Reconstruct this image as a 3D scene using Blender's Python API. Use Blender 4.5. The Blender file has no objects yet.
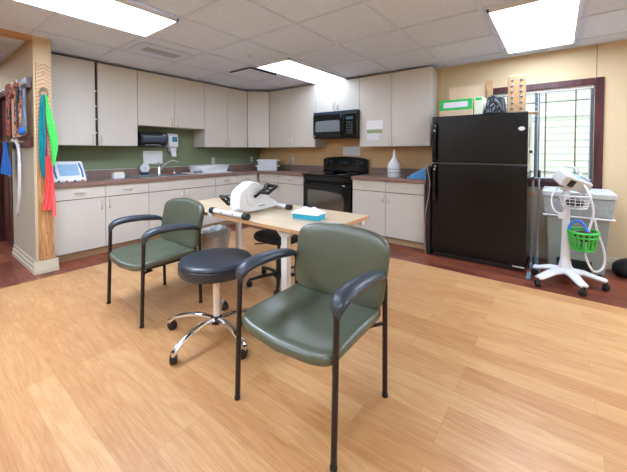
import bpy, math, random
from mathutils import Vector, Matrix
random.seed(7)
sc = bpy.context.scene
col = sc.collection
PI = math.pi

# ------------------------------------------------------------------ materials
def new_mat(name):
    m = bpy.data.materials.new(name); m.use_nodes = True
    nt = m.node_tree; b = nt.nodes['Principled BSDF']
    return m, nt, b

def S(c):  # sRGB 0-255 -> linear
    r = []
    for v in c:
        v /= 255.0
        r.append(v / 12.92 if v <= .04045 else ((v + .055) / 1.055) ** 2.4)
    return (r[0], r[1], r[2], 1)

def mat(name, c, rough=.5, metal=0, var=.06, scale=30, bump=0, bscale=200, spec=.5, coat=0, stretch=None, trans=0, alpha=1):
    m, nt, b = new_mat(name); N = nt.nodes; L = nt.links
    tc = N.new('ShaderNodeTexCoord'); mp = N.new('ShaderNodeMapping')
    if stretch: mp.inputs['Scale'].default_value = stretch
    L.new(tc.outputs['Object'], mp.inputs[0])
    n = N.new('ShaderNodeTexNoise'); n.inputs['Scale'].default_value = scale; n.inputs['Detail'].default_value = 4
    L.new(mp.outputs[0], n.inputs['Vector'])
    cr = N.new('ShaderNodeValToRGB'); lc = S(c)
    cr.color_ramp.elements[0].position = .3; cr.color_ramp.elements[1].position = .7
    cr.color_ramp.elements[0].color = tuple(max(0, v * (1 - var)) for v in lc[:3]) + (1,)
    cr.color_ramp.elements[1].color = tuple(min(1, v * (1 + var)) for v in lc[:3]) + (1,)
    L.new(n.outputs[0], cr.inputs[0]); L.new(cr.outputs[0], b.inputs['Base Color'])
    b.inputs['Roughness'].default_value = rough; b.inputs['Metallic'].default_value = metal
    b.inputs['Specular IOR Level'].default_value = spec
    b.inputs['Coat Weight'].default_value = coat; b.inputs['Coat Roughness'].default_value = .15
    b.inputs['Transmission Weight'].default_value = trans; b.inputs['Alpha'].default_value = alpha
    if bump:
        n2 = N.new('ShaderNodeTexNoise'); n2.inputs['Scale'].default_value = bscale; n2.inputs['Detail'].default_value = 3
        L.new(mp.outputs[0], n2.inputs['Vector'])
        bp = N.new('ShaderNodeBump'); bp.inputs['Strength'].default_value = bump; bp.inputs['Distance'].default_value = .002
        L.new(n2.outputs[0], bp.inputs['Height']); L.new(bp.outputs[0], b.inputs['Normal'])
    return m

def emis(name, c, s):
    m, nt, b = new_mat(name)
    b.inputs['Base Color'].default_value = S(c); b.inputs['Emission Color'].default_value = S(c)
    b.inputs['Emission Strength'].default_value = s
    return m

def wood_floor(name, c1, c2, c3, width, length, rough, seam, grain=.5):
    m, nt, b = new_mat(name); N = nt.nodes; L = nt.links
    tc = N.new('ShaderNodeTexCoord')
    mp = N.new('ShaderNodeMapping'); mp.inputs['Rotation'].default_value = (0, 0, PI / 2)
    L.new(tc.outputs['Object'], mp.inputs[0])
    br = N.new('ShaderNodeTexBrick'); br.offset = .37; br.offset_frequency = 3; br.squash = 1
    br.inputs['Scale'].default_value = 1; br.inputs['Brick Width'].default_value = length; br.inputs['Row Height'].default_value = width
    br.inputs['Mortar Size'].default_value = .0012; br.inputs['Mortar Smooth'].default_value = .3; br.inputs['Bias'].default_value = 0
    br.inputs['Color1'].default_value = (0, 0, 0, 1); br.inputs['Color2'].default_value = (1, 1, 1, 1); br.inputs['Mortar'].default_value = (.5, .5, .5, 1)
    L.new(mp.outputs[0], br.inputs['Vector'])
    # per-board offset of the grain
    sep = N.new('ShaderNodeMath'); sep.operation = 'MULTIPLY'; sep.inputs[1].default_value = 37.0
    L.new(br.outputs['Color'], sep.inputs[0])
    mp2 = N.new('ShaderNodeMapping'); mp2.inputs['Scale'].default_value = (7.5, 1.0, 1)
    L.new(tc.outputs['Object'], mp2.inputs[0])
    add = N.new('ShaderNodeVectorMath'); add.operation = 'ADD'
    L.new(mp2.outputs[0], add.inputs[0]); L.new(sep.outputs[0], add.inputs[1])
    n = N.new('ShaderNodeTexNoise'); n.inputs['Scale'].default_value = 1.1; n.inputs['Detail'].default_value = 3; n.inputs['Distortion'].default_value = .9
    L.new(add.outputs[0], n.inputs['Vector'])
    w = N.new('ShaderNodeMath'); w.operation = 'MULTIPLY'; w.inputs[1].default_value = 5.5
    L.new(n.outputs[0], w.inputs[0])
    fr = N.new('ShaderNodeMath'); fr.operation = 'PINGPONG'; fr.inputs[1].default_value = .5
    L.new(w.outputs[0], fr.inputs[0])
    mp3 = N.new('ShaderNodeMapping'); mp3.inputs['Scale'].default_value = (140, 6, 1)
    L.new(tc.outputs['Object'], mp3.inputs[0])
    n3 = N.new('ShaderNodeTexNoise'); n3.inputs['Scale'].default_value = 1; n3.inputs['Detail'].default_value = 4
    L.new(mp3.outputs[0], n3.inputs['Vector'])
    # combine: board tone + rings + fibre
    a1 = N.new('ShaderNodeMath'); a1.operation = 'MULTIPLY_ADD'; a1.inputs[1].default_value = .42 * grain; 
    L.new(fr.outputs[0], a1.inputs[0])
    a0 = N.new('ShaderNodeMath'); a0.operation = 'MULTIPLY'; a0.inputs[1].default_value = .32
    L.new(br.outputs['Color'], a0.inputs[0]); L.new(a0.outputs[0], a1.inputs[2])
    a2 = N.new('ShaderNodeMath'); a2.operation = 'MULTIPLY_ADD'; a2.inputs[1].default_value = .62
    L.new(n3.outputs[0], a2.inputs[0]); L.new(a1.outputs[0], a2.inputs[2])
    cr = N.new('ShaderNodeValToRGB')
    cr.color_ramp.elements[0].position = .15; cr.color_ramp.elements[0].color = S(c1)
    cr.color_ramp.elements[1].position = .85; cr.color_ramp.elements[1].color = S(c3)
    e = cr.color_ramp.elements.new(.5); e.color = S(c2)
    L.new(a2.outputs[0], cr.inputs[0])
    mx = N.new('ShaderNodeMix'); mx.data_type = 'RGBA'; mx.inputs[7].default_value = S(seam)
    ms = N.new('ShaderNodeMath'); ms.operation = 'MULTIPLY'; ms.inputs[1].default_value = .55
    L.new(br.outputs['Fac'], ms.inputs[0])
    L.new(ms.outputs[0], mx.inputs[0]); L.new(cr.outputs[0], mx.inputs[6]); L.new(mx.outputs[2], b.inputs['Base Color'])
    b.inputs['Roughness'].default_value = rough
    bp = N.new('ShaderNodeBump'); bp.inputs['Strength'].default_value = .08; bp.inputs['Distance'].default_value = .002
    L.new(n3.outputs[0], bp.inputs['Height']); L.new(bp.outputs[0], b.inputs['Normal'])
    return m

def wood(name, c1, c2, rough=.4, axis='x', rings=6, scale=3):
    m, nt, b = new_mat(name); N = nt.nodes; L = nt.links
    tc = N.new('ShaderNodeTexCoord'); mp = N.new('ShaderNodeMapping')
    sv = {'x': (1, 12, 12), 'y': (12, 1, 12), 'z': (12, 12, 1)}[axis]
    mp.inputs['Scale'].default_value = sv
    L.new(tc.outputs['Object'], mp.inputs[0])
    n = N.new('ShaderNodeTexNoise'); n.inputs['Scale'].default_value = scale; n.inputs['Detail'].default_value = 5; n.inputs['Distortion'].default_value = .4
    L.new(mp.outputs[0], n.inputs['Vector'])
    w = N.new('ShaderNodeMath'); w.operation = 'MULTIPLY'; w.inputs[1].default_value = rings
    fr = N.new('ShaderNodeMath'); fr.operation = 'PINGPONG'; fr.inputs[1].default_value = 1
    L.new(n.outputs[0], w.inputs[0]); L.new(w.outputs[0], fr.inputs[0])
    cr = N.new('ShaderNodeValToRGB'); cr.color_ramp.elements[0].color = S(c1); cr.color_ramp.elements[1].color = S(c2)
    L.new(fr.outputs[0], cr.inputs[0]); L.new(cr.outputs[0], b.inputs['Base Color'])
    b.inputs['Roughness'].default_value = rough
    return m

def chevron(name, c1, c2):   # bold plywood grain: a stack of arches up the board
    m, nt, b = new_mat(name); N = nt.nodes; L = nt.links
    tc = N.new('ShaderNodeTexCoord'); mp = N.new('ShaderNodeMapping')
    mp.inputs['Scale'].default_value = (6, 0, 1.0)
    L.new(tc.outputs['Object'], mp.inputs[0])
    sx = N.new('ShaderNodeSeparateXYZ'); L.new(mp.outputs[0], sx.inputs[0])
    n = N.new('ShaderNodeTexNoise'); n.inputs['Scale'].default_value = 5; n.inputs['Detail'].default_value = 2
    L.new(tc.outputs['Object'], n.inputs['Vector'])
    ab = N.new('ShaderNodeMath'); ab.operation = 'ABSOLUTE'; L.new(sx.outputs[0], ab.inputs[0])
    a = N.new('ShaderNodeMath'); a.operation = 'MULTIPLY_ADD'; a.inputs[1].default_value = .10
    L.new(ab.outputs[0], a.inputs[0]); L.new(sx.outputs[2], a.inputs[2])
    a2 = N.new('ShaderNodeMath'); a2.operation = 'MULTIPLY_ADD'; a2.inputs[1].default_value = .05
    L.new(n.outputs[0], a2.inputs[0]); L.new(a.outputs[0], a2.inputs[2])
    w = N.new('ShaderNodeMath'); w.operation = 'MULTIPLY'; w.inputs[1].default_value = 52
    L.new(a2.outputs[0], w.inputs[0])
    fr = N.new('ShaderNodeMath'); fr.operation = 'PINGPONG'; fr.inputs[1].default_value = 1
    L.new(w.outputs[0], fr.inputs[0])
    cr = N.new('ShaderNodeValToRGB'); cr.color_ramp.elements[0].color = S(c1); cr.color_ramp.elements[1].color = S(c2)
    cr.color_ramp.elements[1].position = .45
    L.new(fr.outputs[0], cr.inputs[0])
    mpv = N.new('ShaderNodeMapping'); mpv.inputs['Scale'].default_value = (26, 26, 2); L.new(tc.outputs['Object'], mpv.inputs[0])
    nv = N.new('ShaderNodeTexNoise'); nv.inputs['Scale'].default_value = 2.5; nv.inputs['Detail'].default_value = 4; nv.inputs['Distortion'].default_value = .6; L.new(mpv.outputs[0], nv.inputs['Vector'])
    cv = N.new('ShaderNodeValToRGB'); cv.color_ramp.elements[0].position = .35; cv.color_ramp.elements[1].position = .65
    cv.color_ramp.elements[0].color = S((158, 108, 62)); cv.color_ramp.elements[1].color = S((206, 158, 106)); L.new(nv.outputs[0], cv.inputs[0])
    so = N.new('ShaderNodeSeparateXYZ'); L.new(tc.outputs['Object'], so.inputs[0])
    rg = N.new('ShaderNodeMapRange'); rg.inputs[1].default_value = .9; rg.inputs[2].default_value = 1.4; L.new(so.outputs[2], rg.inputs[0])
    mx = N.new('ShaderNodeMix'); mx.data_type = 'RGBA'; L.new(rg.outputs[0], mx.inputs[0]); L.new(cv.outputs[0], mx.inputs[6]); L.new(cr.outputs[0], mx.inputs[7])
    L.new(mx.outputs[2], b.inputs['Base Color'])
    b.inputs['Roughness'].default_value = .5
    return m

def stripes(name, cols, scale, axis='z', rough=.8):
    m, nt, b = new_mat(name); N = nt.nodes; L = nt.links
    tc = N.new('ShaderNodeTexCoord'); v = N.new('ShaderNodeTexVoronoi'); v.inputs['Scale'].default_value = scale
    mp = N.new('ShaderNodeMapping'); mp.inputs['Scale'].default_value = {'z': (1, 1, .45), 'x': (.4, 1, 1)}[axis]
    L.new(tc.outputs['Object'], mp.inputs[0]); L.new(mp.outputs[0], v.inputs['Vector'])
    sx = N.new('ShaderNodeSeparateColor'); L.new(v.outputs['Color'], sx.inputs[0])
    cr = N.new('ShaderNodeValToRGB'); cr.color_ramp.interpolation = 'CONSTANT'
    cr.color_ramp.elements[0].color = S(cols[0]); cr.color_ramp.elements[0].position = 0
    cr.color_ramp.elements[1].color = S(cols[1]); cr.color_ramp.elements[1].position = 1 / len(cols)
    for i, c in enumerate(cols[2:]):
        e = cr.color_ramp.elements.new((i + 2) / len(cols)); e.color = S(c)
    L.new(sx.outputs[0], cr.inputs[0]); L.new(cr.outputs[0], b.inputs['Base Color'])
    b.inputs['Roughness'].default_value = rough
    return m

def lines_paper(name, base, ink, scale, axis=2):   # paper with rows of faint ink
    m, nt, b = new_mat(name); N = nt.nodes; L = nt.links
    tc = N.new('ShaderNodeTexCoord'); sx = N.new('ShaderNodeSeparateXYZ'); L.new(tc.outputs['Object'], sx.inputs[0])
    w = N.new('ShaderNodeMath'); w.operation = 'MULTIPLY'; w.inputs[1].default_value = scale; L.new(sx.outputs[axis], w.inputs[0])
    fr = N.new('ShaderNodeMath'); fr.operation = 'PINGPONG'; fr.inputs[1].default_value = 1; L.new(w.outputs[0], fr.inputs[0])
    n = N.new('ShaderNodeTexNoise'); n.inputs['Scale'].default_value = 60; L.new(tc.outputs['Object'], n.inputs['Vector'])
    mu = N.new('ShaderNodeMath'); mu.operation = 'MULTIPLY'; L.new(fr.outputs[0], mu.inputs[0]); L.new(n.outputs[0], mu.inputs[1])
    cr = N.new('ShaderNodeValToRGB'); cr.color_ramp.elements[0].color = S(base); cr.color_ramp.elements[1].color = S(ink)
    cr.color_ramp.elements[0].position = .4; cr.color_ramp.elements[1].position = .6
    L.new(mu.outputs[0], cr.inputs[0]); L.new(cr.outputs[0], b.inputs['Base Color']); b.inputs['Roughness'].default_value = .6
    return m

def glass(name, c=(235, 245, 245), a=.12):
    m, nt, b = new_mat(name)
    b.inputs['Base Color'].default_value = S(c); b.inputs['Roughness'].default_value = .03; b.inputs['Alpha'].default_value = a
    return m

CAB = mat('cabinet_laminate', (210, 206, 195), .42, var=.03, scale=12, stretch=(20, 20, 1))
CABEDGE = mat('cabinet_body_dark_edge', (112, 100, 90), .6, var=.05)
CABSIDE = mat('cabinet_side', (200, 196, 184), .5, var=.03)
CHROME = mat('chrome', (225, 225, 228), .12, 1, var=.02)
NICKEL = mat('satin_nickel', (226, 220, 208), .3, .75, var=.04)
COUNTER = mat('brown_speckled_laminate', (138, 114, 104), .32, var=.3, scale=160, spec=.5)
COUNTEREDGE = mat('counter_edge', (140, 110, 98), .4, var=.15, scale=90)
KICK = mat('toe_kick_tan', (200, 172, 135), .5, var=.08, stretch=(1, 1, 12))
GREEN = mat('green_wall_paint', (126, 139, 106), .7, var=.03, scale=4, bump=.15)
TAN = mat('tan_wall_paint', (206, 184, 146), .7, var=.02, scale=4, bump=.15)
TANB = mat('tan_backsplash_paint', (210, 172, 122), .7, var=.02, scale=4, bump=.15)
CREAM = mat('cream_trim_paint', (208, 198, 174), .5, var=.03)
CEIL = mat('ceiling_tile', (216, 230, 255), .95, var=.06, scale=55, bump=.8, bscale=120, spec=.1)
TBAR = mat('ceiling_grid_bar', (208, 222, 248), .6, var=.02, spec=.2)
MAHOG = wood('mahogany', (56, 22, 24), (82, 38, 38), .35, 'z', 5, 2)
MAHOGD = wood('dark_mahogany_door', (58, 22, 20), (82, 36, 30), .35, 'z', 5, 2)
FLOOR = wood_floor('light_maple_laminate', (168, 114, 66), (194, 143, 92), (211, 168, 117), .125, .92, .36, (158, 112, 70), .8)
FLOORD = wood_floor('dark_cherry_floor', (76, 30, 20), (112, 54, 38), (160, 92, 64), .09, .45, .35, (58, 24, 18), .7)
WHITE = mat('white_plastic', (228, 230, 232), .35, var=.02)
WHITEM = mat('white_enamel', (226, 228, 230), .3, var=.02)
OFFW = mat('offwhite_plastic', (198, 198, 192), .45, var=.03)
GREYP = mat('grey_bin_plastic', (150, 158, 150), .5, var=.03)
BLACKG = mat('black_gloss', (8, 9, 10), .12, var=.2, spec=.45)
BLACKAP = mat('black_textured_enamel', (6, 7, 8), .22, var=.15, bump=.55, bscale=110, spec=.35)
BLACKP = mat('black_plastic', (24, 25, 28), .4, var=.1)
BLACKM = mat('black_powder_coat', (26, 23, 23), .35, var=.1)
DGLASS = mat('dark_oven_glass', (120, 120, 112), .12, .75, var=.15)
GREENV = mat('olive_vinyl', (78, 86, 68), .30, var=.08, scale=8, bump=.12, bscale=260, spec=.8)
BLACKV = mat('black_blue_vinyl', (48, 58, 68), .36, var=.06, scale=8, bump=.1, bscale=260, spec=.6)
TABLE = wood('table_laminate', (222, 202, 172), (210, 186, 150), .35, 'y', 3, 2)
TEDGE = mat('table_edge', (196, 152, 108), .5, var=.06)
PAPER = lines_paper('printed_paper', (240, 241, 242), (170, 172, 176), 160)
PAPERG = lines_paper('grey_notice', (228, 230, 232), (165, 168, 172), 140)
TEAL = mat('teal_band', (16, 142, 150), .5, var=.1)
LIME = mat('lime_band', (90, 218, 110), .5, var=.08)
MAGENTA = mat('magenta_band', (158, 28, 78), .5, var=.1)
CORAL = mat('coral_band', (232, 86, 84), .5, var=.1)
BLUE = mat('blue_cloth', (20, 112, 205), .7, var=.15)
BLUEP = mat('blue_plastic', (84, 158, 218), .35, var=.05)
ROPE = stripes('red_orange_strap', [(190, 60, 40), (226, 150, 60), (60, 50, 50), (210, 90, 60), (200, 200, 190)], 90)
STRAPS = stripes('grey_red_strap', [(120, 125, 125), (190, 50, 40), (40, 42, 45), (215, 120, 60)], 90)
TAL = mat('cyan_box', (44, 176, 212), .5, var=.1)
TISSUE = mat('white_tissue', (240, 242, 244), .9, var=.02)
LEAF = mat('basket_green', (60, 190, 70), .4, var=.05)
PLY = chevron('bold_grain_plywood', (142, 108, 76), (204, 168, 124))
OAK = wood('oak_board', (190, 138, 86), (212, 164, 112), .45, 'z', 4, 3)
LWOOD = wood('pale_wood', (170, 134, 90), (190, 154, 108), .5, 'z', 4, 3)
CARD = mat('cardboard', (214, 190, 156), .8, var=.05)
GREENL = mat('green_label', (30, 190, 90), .5, var=.03)
GREYC = mat('grey_cloth', (130, 140, 148), .8, var=.1)
BLUEG = mat('dusty_blue_pad', (120, 150, 165), .8, var=.15)
ORANGE = mat('orange_plastic', (225, 110, 50), .5, var=.03)
RED = mat('red_plastic', (200, 40, 50), .4, var=.03)
SCREEN = mat('blue_screen', (150, 185, 215), .2, var=.2, scale=90)
LIGHT = emis('lit_diffuser', (216, 231, 255), 17.0)
LIGHT3 = emis('lit_diffuser_window_side', (216, 231, 255), 10.5)
LIGHT4 = emis('lit_diffuser_fill', (216, 231, 255), 5.0)  # weak fill for the added lamp out of frame
LIGHT2 = emis('lit_diffuser_dimmed', (216, 231, 255), 4.4)  # corner panel turned down so the cabinet beside it does not wash out
LINER = mat('bin_liner', (176, 186, 188), .3, var=.15, scale=30, bump=.8, bscale=30, alpha=.85)
BASKETP = mat('brown_translucent_bin', (186, 172, 156), .35, var=.25, scale=5, stretch=(8, 8, .4), alpha=.9)
GLASS = glass('window_glass')
BRASS = mat('olive_brass_muntin', (130, 126, 88), .4, .3, var=.05)
BLINDM = mat('blind_slats', (190, 196, 200), .5, var=.03)
SIDING = mat('neighbour_siding', (216, 220, 206), .7, var=.04)
EXTW = mat('exterior_white', (236, 240, 240), .6, var=.03)
GRASS = mat('lawn', (110, 130, 90), .9, var=.2)
STEEL = mat('sink_steel', (200, 203, 206), .25, .9, var=.05)
RUBBER = mat('rubber', (30, 30, 32), .7, var=.1)
BAG = stripes('black_white_pattern', [(18, 18, 22), (26, 26, 30), (130, 138, 146), (20, 20, 24), (16, 16, 20)], 130)

# ------------------------------------------------------------------ mesh helper
class M:
    def __init__(s): s.v = []; s.f = []; s.mi = []; s.cur = 0
    def add(s, vs, fs):
        o = len(s.v); s.v += [Vector(p) for p in vs]
        for f in fs: s.f.append(tuple(i + o for i in f)); s.mi.append(s.cur)
        return s
    def box(s, x0, x1, y0, y1, z0, z1, T=None):
        x0, x1 = sorted((x0, x1)); y0, y1 = sorted((y0, y1)); z0, z1 = sorted((z0, z1))
        vs = [Vector(p) for p in ((x0, y0, z0), (x1, y0, z0), (x1, y1, z0), (x0, y1, z0), (x0, y0, z1), (x1, y0, z1), (x1, y1, z1), (x0, y1, z1))]
        if T: vs = [T @ p for p in vs]
        return s.add(vs, [(3, 2, 1, 0), (4, 5, 6, 7), (0, 1, 5, 4), (1, 2, 6, 5), (2, 3, 7, 6), (3, 0, 4, 7)])
    def taper(s, b, t, z0, z1, caps=True):   # b,t = (x0,x1,y0,y1)
        vs = [(b[0], b[2], z0), (b[1], b[2], z0), (b[1], b[3], z0), (b[0], b[3], z0), (t[0], t[2], z1), (t[1], t[2], z1), (t[1], t[3], z1), (t[0], t[3], z1)]
        fs = [(3, 2, 1, 0), (0, 1, 5, 4), (1, 2, 6, 5), (2, 3, 7, 6), (3, 0, 4, 7)]
        if caps: fs.append((4, 5, 6, 7))
        return s.add(vs, fs)
    def prism(s, poly, a0, a1, axis='z'):
        n = len(poly)
        def P(p, a): return {'z': (p[0], p[1], a), 'y': (p[0], a, p[1]), 'x': (a, p[0], p[1])}[axis]
        vs = [P(p, a0) for p in poly] + [P(p, a1) for p in poly]
        fs = [tuple(range(n - 1, -1, -1)), tuple(range(n, 2 * n))] + [(i, (i + 1) % n, (i + 1) % n + n, i + n) for i in range(n)]
        return s.add(vs, fs)
    def tube(s, pts, r, n=10, closed=False, sq=None):
        P = [Vector(p) for p in pts]; k = len(P)
        rs = r if isinstance(r, (list, tuple)) else [r] * k
        T = []
        for i in range(k):
            a = P[(i - 1) % k] if (i > 0 or closed) else P[0]; b = P[(i + 1) % k] if (i < k - 1 or closed) else P[-1]
            T.append((b - a).normalized())
        up = Vector((0, 0, 1)) if abs(T[0].z) < .9 else Vector((1, 0, 0))
        u = (up - T[0] * up.dot(T[0])).normalized(); vs = []
        for i in range(k):
            u = (u - T[i] * u.dot(T[i])).normalized(); w = T[i].cross(u)
            for j in range(n):
                a = 2 * PI * j / n + PI / n
                ru, rw = (rs[i], rs[i]) if not sq else (rs[i] * sq[0], rs[i] * sq[1])
                vs.append(P[i] + u * math.cos(a) * ru + w * math.sin(a) * rw)
        fs = []
        for i in range(k if closed else k - 1):
            for j in range(n):
                a = i * n + j; b = i * n + (j + 1) % n; c = ((i + 1) % k) * n + (j + 1) % n; d = ((i + 1) % k) * n + j
                fs.append((a, b, c, d))
        if not closed: fs += [tuple(range(n - 1, -1, -1)), tuple(range((k - 1) * n, k * n))]
        return s.add(vs, fs)
    def lathe(s, prof, n=32, c=(0, 0, 0), axis='z', T=None):
        vs = []
        for r, z in prof:
            for j in range(n):
                a = 2 * PI * j / n; x = r * math.cos(a); y = r * math.sin(a)
                p = {'z': (x, y, z), 'y': (x, z, y), 'x': (z, x, y)}[axis]
                p = Vector(p)
                if T: p = T @ p
                vs.append(p + Vector(c))
        fs = [(i * n + j, i * n + (j + 1) % n, (i + 1) * n + (j + 1) % n, (i + 1) * n + j) for i in range(len(prof) - 1) for j in range(n)]
        fs += [tuple(range(n - 1, -1, -1)), tuple(range((len(prof) - 1) * n, len(prof) * n))]
        return s.add(vs, fs)
    def ball(s, c, r, n=14, m=8, sc=(1, 1, 1)):
        prof = [(max(1e-4, math.sin(PI * i / m)), -math.cos(PI * i / m)) for i in range(m + 1)]
        vs = []
        for a, z in prof:
            for j in range(n):
                t = 2 * PI * j / n
                vs.append(Vector((c[0] + r * sc[0] * a * math.cos(t), c[1] + r * sc[1] * a * math.sin(t), c[2] + r * sc[2] * z)))
        fs = [(i * n + j, i * n + (j + 1) % n, (i + 1) * n + (j + 1) % n, (i + 1) * n + j) for i in range(m) for j in range(n)]
        fs += [tuple(range(n - 1, -1, -1)), tuple(range(m * n, (m + 1) * n))]
        return s.add(vs, fs)
    def surf(s, fn, nu, nv, cu=False):  # open surface
        vs = [Vector(fn(i / nu, j / nv)) for j in range(nv + 1) for i in range(nu + 1)]
        w = nu + 1
        return s.add(vs, [(j * w + i, j * w + i + 1, (j + 1) * w + i + 1, (j + 1) * w + i) for j in range(nv) for i in range(nu)])
    def shell(s, fn, nu, nv, th):       # thick sheet: fn(u,v)->(point, normal)
        A = []; B = []; w = nu + 1
        for j in range(nv + 1):
            for i in range(nu + 1):
                p, n = fn(i / nu, j / nv); p = Vector(p); n = Vector(n).normalized()
                A.append(p + n * th / 2); B.append(p - n * th / 2)
        k = len(A); fs = []
        for j in range(nv):
            for i in range(nu):
                a = j * w + i; fs.append((a, a + 1, a + 1 + w, a + w)); fs.append((a + k + w, a + 1 + w + k, a + 1 + k, a + k))
        for i in range(nu):
            fs.append((i + k, i + 1 + k, i + 1, i)); a = nv * w + i; fs.append((a, a + 1, a + 1 + k, a + k))
        for j in range(nv):
            a = j * w; fs.append((a, a + w, a + w + k, a + k)); a = j * w + nu; fs.append((a + k, a + w + k, a + w, a))
        return s.add(A + B, fs)
    def cushion(s, outline, z0, z1, edge, T=None, crown=0, nr=5, bottom=True):
        # outline polygon (x,y) -> rounded-edge slab with a crowned top
        n = len(outline); cx = sum(p[0] for p in outline) / n; cy = sum(p[1] for p in outline) / n
        rings = []
        def ring(sc_, inset, z):
            r = []
            for x, y in outline:
                dx, dy = x - cx, y - cy; d = math.hypot(dx, dy) or 1
                k = max(0, (d - inset) / d) * sc_
                r.append(Vector((cx + dx * k, cy + dy * k, z)))
            return r
        h = (z1 - z0); e = min(edge, h / 2)
        for a in (0, 30, 60, 90):
            t = math.radians(a); rings.append(ring(1, e * (1 - math.sin(t)), z0 + e * (1 - math.cos(t))))
        for a in (90, 60, 30, 0):
            t = math.radians(a); rings.append(ring(1, e * (1 - math.sin(t)), z1 - e * (1 - math.cos(t))))
        for k in (.85, .65, .4, .15):
            rings.append(ring(k, e * (k), z1 + crown * (1 - k * k)))
        vs = [p for r in rings for p in r]
        if T: vs = [T @ p for p in vs]
        R = len(rings)
        fs = [(i * n + j, i * n + (j + 1) % n, (i + 1) * n + (j + 1) % n, (i + 1) * n + j) for i in range(R - 1) for j in range(n)]
        fs += [tuple(range(n - 1, -1, -1)), tuple(range((R - 1) * n, R * n))]
        return s.add(vs, fs)
    def shift(s, d):
        d = Vector(d); s.v = [p + d for p in s.v]; return s
    def xf(s, T): s.v = [T @ p for p in s.v]; return s

ROOT = {}
def make(name, m, mats, parent=None, bevel=0, world=False, ang=35, solid=False):
    if world and parent is not None:
        r = parent
        while r.parent: r = r.parent
        m.shift(-r.location)
    me = bpy.data.meshes.new(name)
    me.from_pydata([tuple(p) for p in m.v], [], m.f); me.validate()
    if not isinstance(mats, (list, tuple)): mats = [mats]
    for a in mats: me.materials.append(a)
    if len(mats) > 1 and len(me.polygons) == len(m.mi): me.polygons.foreach_set('material_index', m.mi)
    me.shade_smooth(); me.set_sharp_from_angle(angle=math.radians(ang))
    o = bpy.data.objects.new(name, me); col.objects.link(o)
    if parent is not None: o.parent = parent
    if bevel:
        b = o.modifiers.new('bevel', 'BEVEL'); b.width = bevel; b.segments = 3; b.limit_method = 'ANGLE'; b.angle_limit = math.radians(40)
        b.harden_normals = True
    return o

def tag(o, label, cat, group=None, kind=None):
    o['label'] = label; o['category'] = cat
    if group: o['group'] = group
    if kind: o['kind'] = kind
    return o
def thing(name, label, cat, loc=(0, 0, 0), rz=0, group=None):
    o = bpy.data.objects.new(name, None); o.empty_display_size = .1; col.objects.link(o)
    o.location = loc; o.rotation_euler = (0, 0, rz)
    return tag(o, label, cat, group)
def struct(name, m, mats, bevel=0, parent=None):
    o = make(name, m, mats, parent, bevel)
    if parent is None: o['kind'] = 'structure'
    return o
def copy_tree(o, parent=None):
    c = o.copy(); col.objects.link(c)
    if parent: c.parent = parent
    for ch in o.children: copy_tree(ch, c)
    return c

def arc(c, r, a0, a1, n, ax='xz', other=0):
    out = []
    for i in range(n + 1):
        a = a0 + (a1 - a0) * i / n; p = (c[0] + r * math.cos(a), c[1] + r * math.sin(a))
        out.append({'xz': (p[0], other, p[1]), 'yz': (other, p[0], p[1]), 'xy': (p[0], p[1], other)}[ax])
    return out
def smooth(pts, it=2):
    P = [Vector(p) for p in pts]
    for _ in range(it):
        Q = [P[0]]
        for a, b in zip(P, P[1:]): Q += [a * .75 + b * .25, a * .25 + b * .75]
        Q.append(P[-1]); P = Q
    return P

# ------------------------------------------------------------------ room shell
H = 2.437
XL, YN = -8.3, -8.2        # far (unseen) sides of the room
# floors
m = M(); m.box(XL, -1.0975, YN, -.952, -.05, 0)
struct('floor', m, FLOOR)
m = M(); m.box(-1.0975, 0, YN, 0, -.05, 0); m.box(XL, -1.0975, -.952, 0, -.05, 0); m.box(XL, -3.72, 0, 3.6, -.05, 0)
struct('floor_border', m, FLOORD)
# wall A (green) with ends
m = M(); m.box(-3.72, .15, 0, .12, 0, H + .1)
struct('wall_back', m, GREEN)
# wall B (tan) with window opening
wy0, wy1, wz0, wz1 = -5.325, -4.12, .925, 2.0
m = M()
m.box(0, .15, 0, -3.70, 0, H + .1); m.cur = 1
m.box(0, .15, -3.70, wy1, 0, H + .1); m.box(0, .15, wy1, wy0, 0, wz0); m.box(0, .15, wy1, wy0, wz1, H + .1); m.box(0, .15, wy0, YN, 0, H + .1)
struct('wall_right', m, [TANB, TAN])
m = M(); m.box(-.003, .003, -5.340, -5.334, 2.08, H); struct('trim_1', m, CABEDGE)
m = M(); m.box(XL - .15, XL, YN, 3.6, 0, H + .1); struct('wall_left', m, TAN)
m = M(); m.box(XL, .15, YN - .15, YN, 0, H + .1); struct('wall_front', m, TAN)
m = M(); m.box(XL, -3.65, 3.6, 3.75, 0, H + .1); struct('wall_hall', m, TAN)
m = M(); m.box(XL, -5.6, -.77, -.65, 0, H + .1); struct('wall_opening', m, TAN)
# partition beside the cabinets
m = M(); m.box(-3.80, -3.652, -.77, .29, 0, H + .1); m.box(-3.80, -3.652, .29, 1.25, 2.06, H + .1); m.box(-3.80, -3.652, 1.25, 3.6, 0, H + .1)
struct('wall_partition', m, [TAN])
m = M(); m.box(-3.806, -3.80, -.765, .285, .12, 1.31); struct('trim_3', m, mat('cream_grey_panel', (196, 190, 168), .5, var=.03, stretch=(1, 8, .5)), .001)
m = M(); m.box(-5.6, -3.80, -.775, -.64, 2.405, H + .05); struct('trim_2', m, TEDGE, .002)
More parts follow.
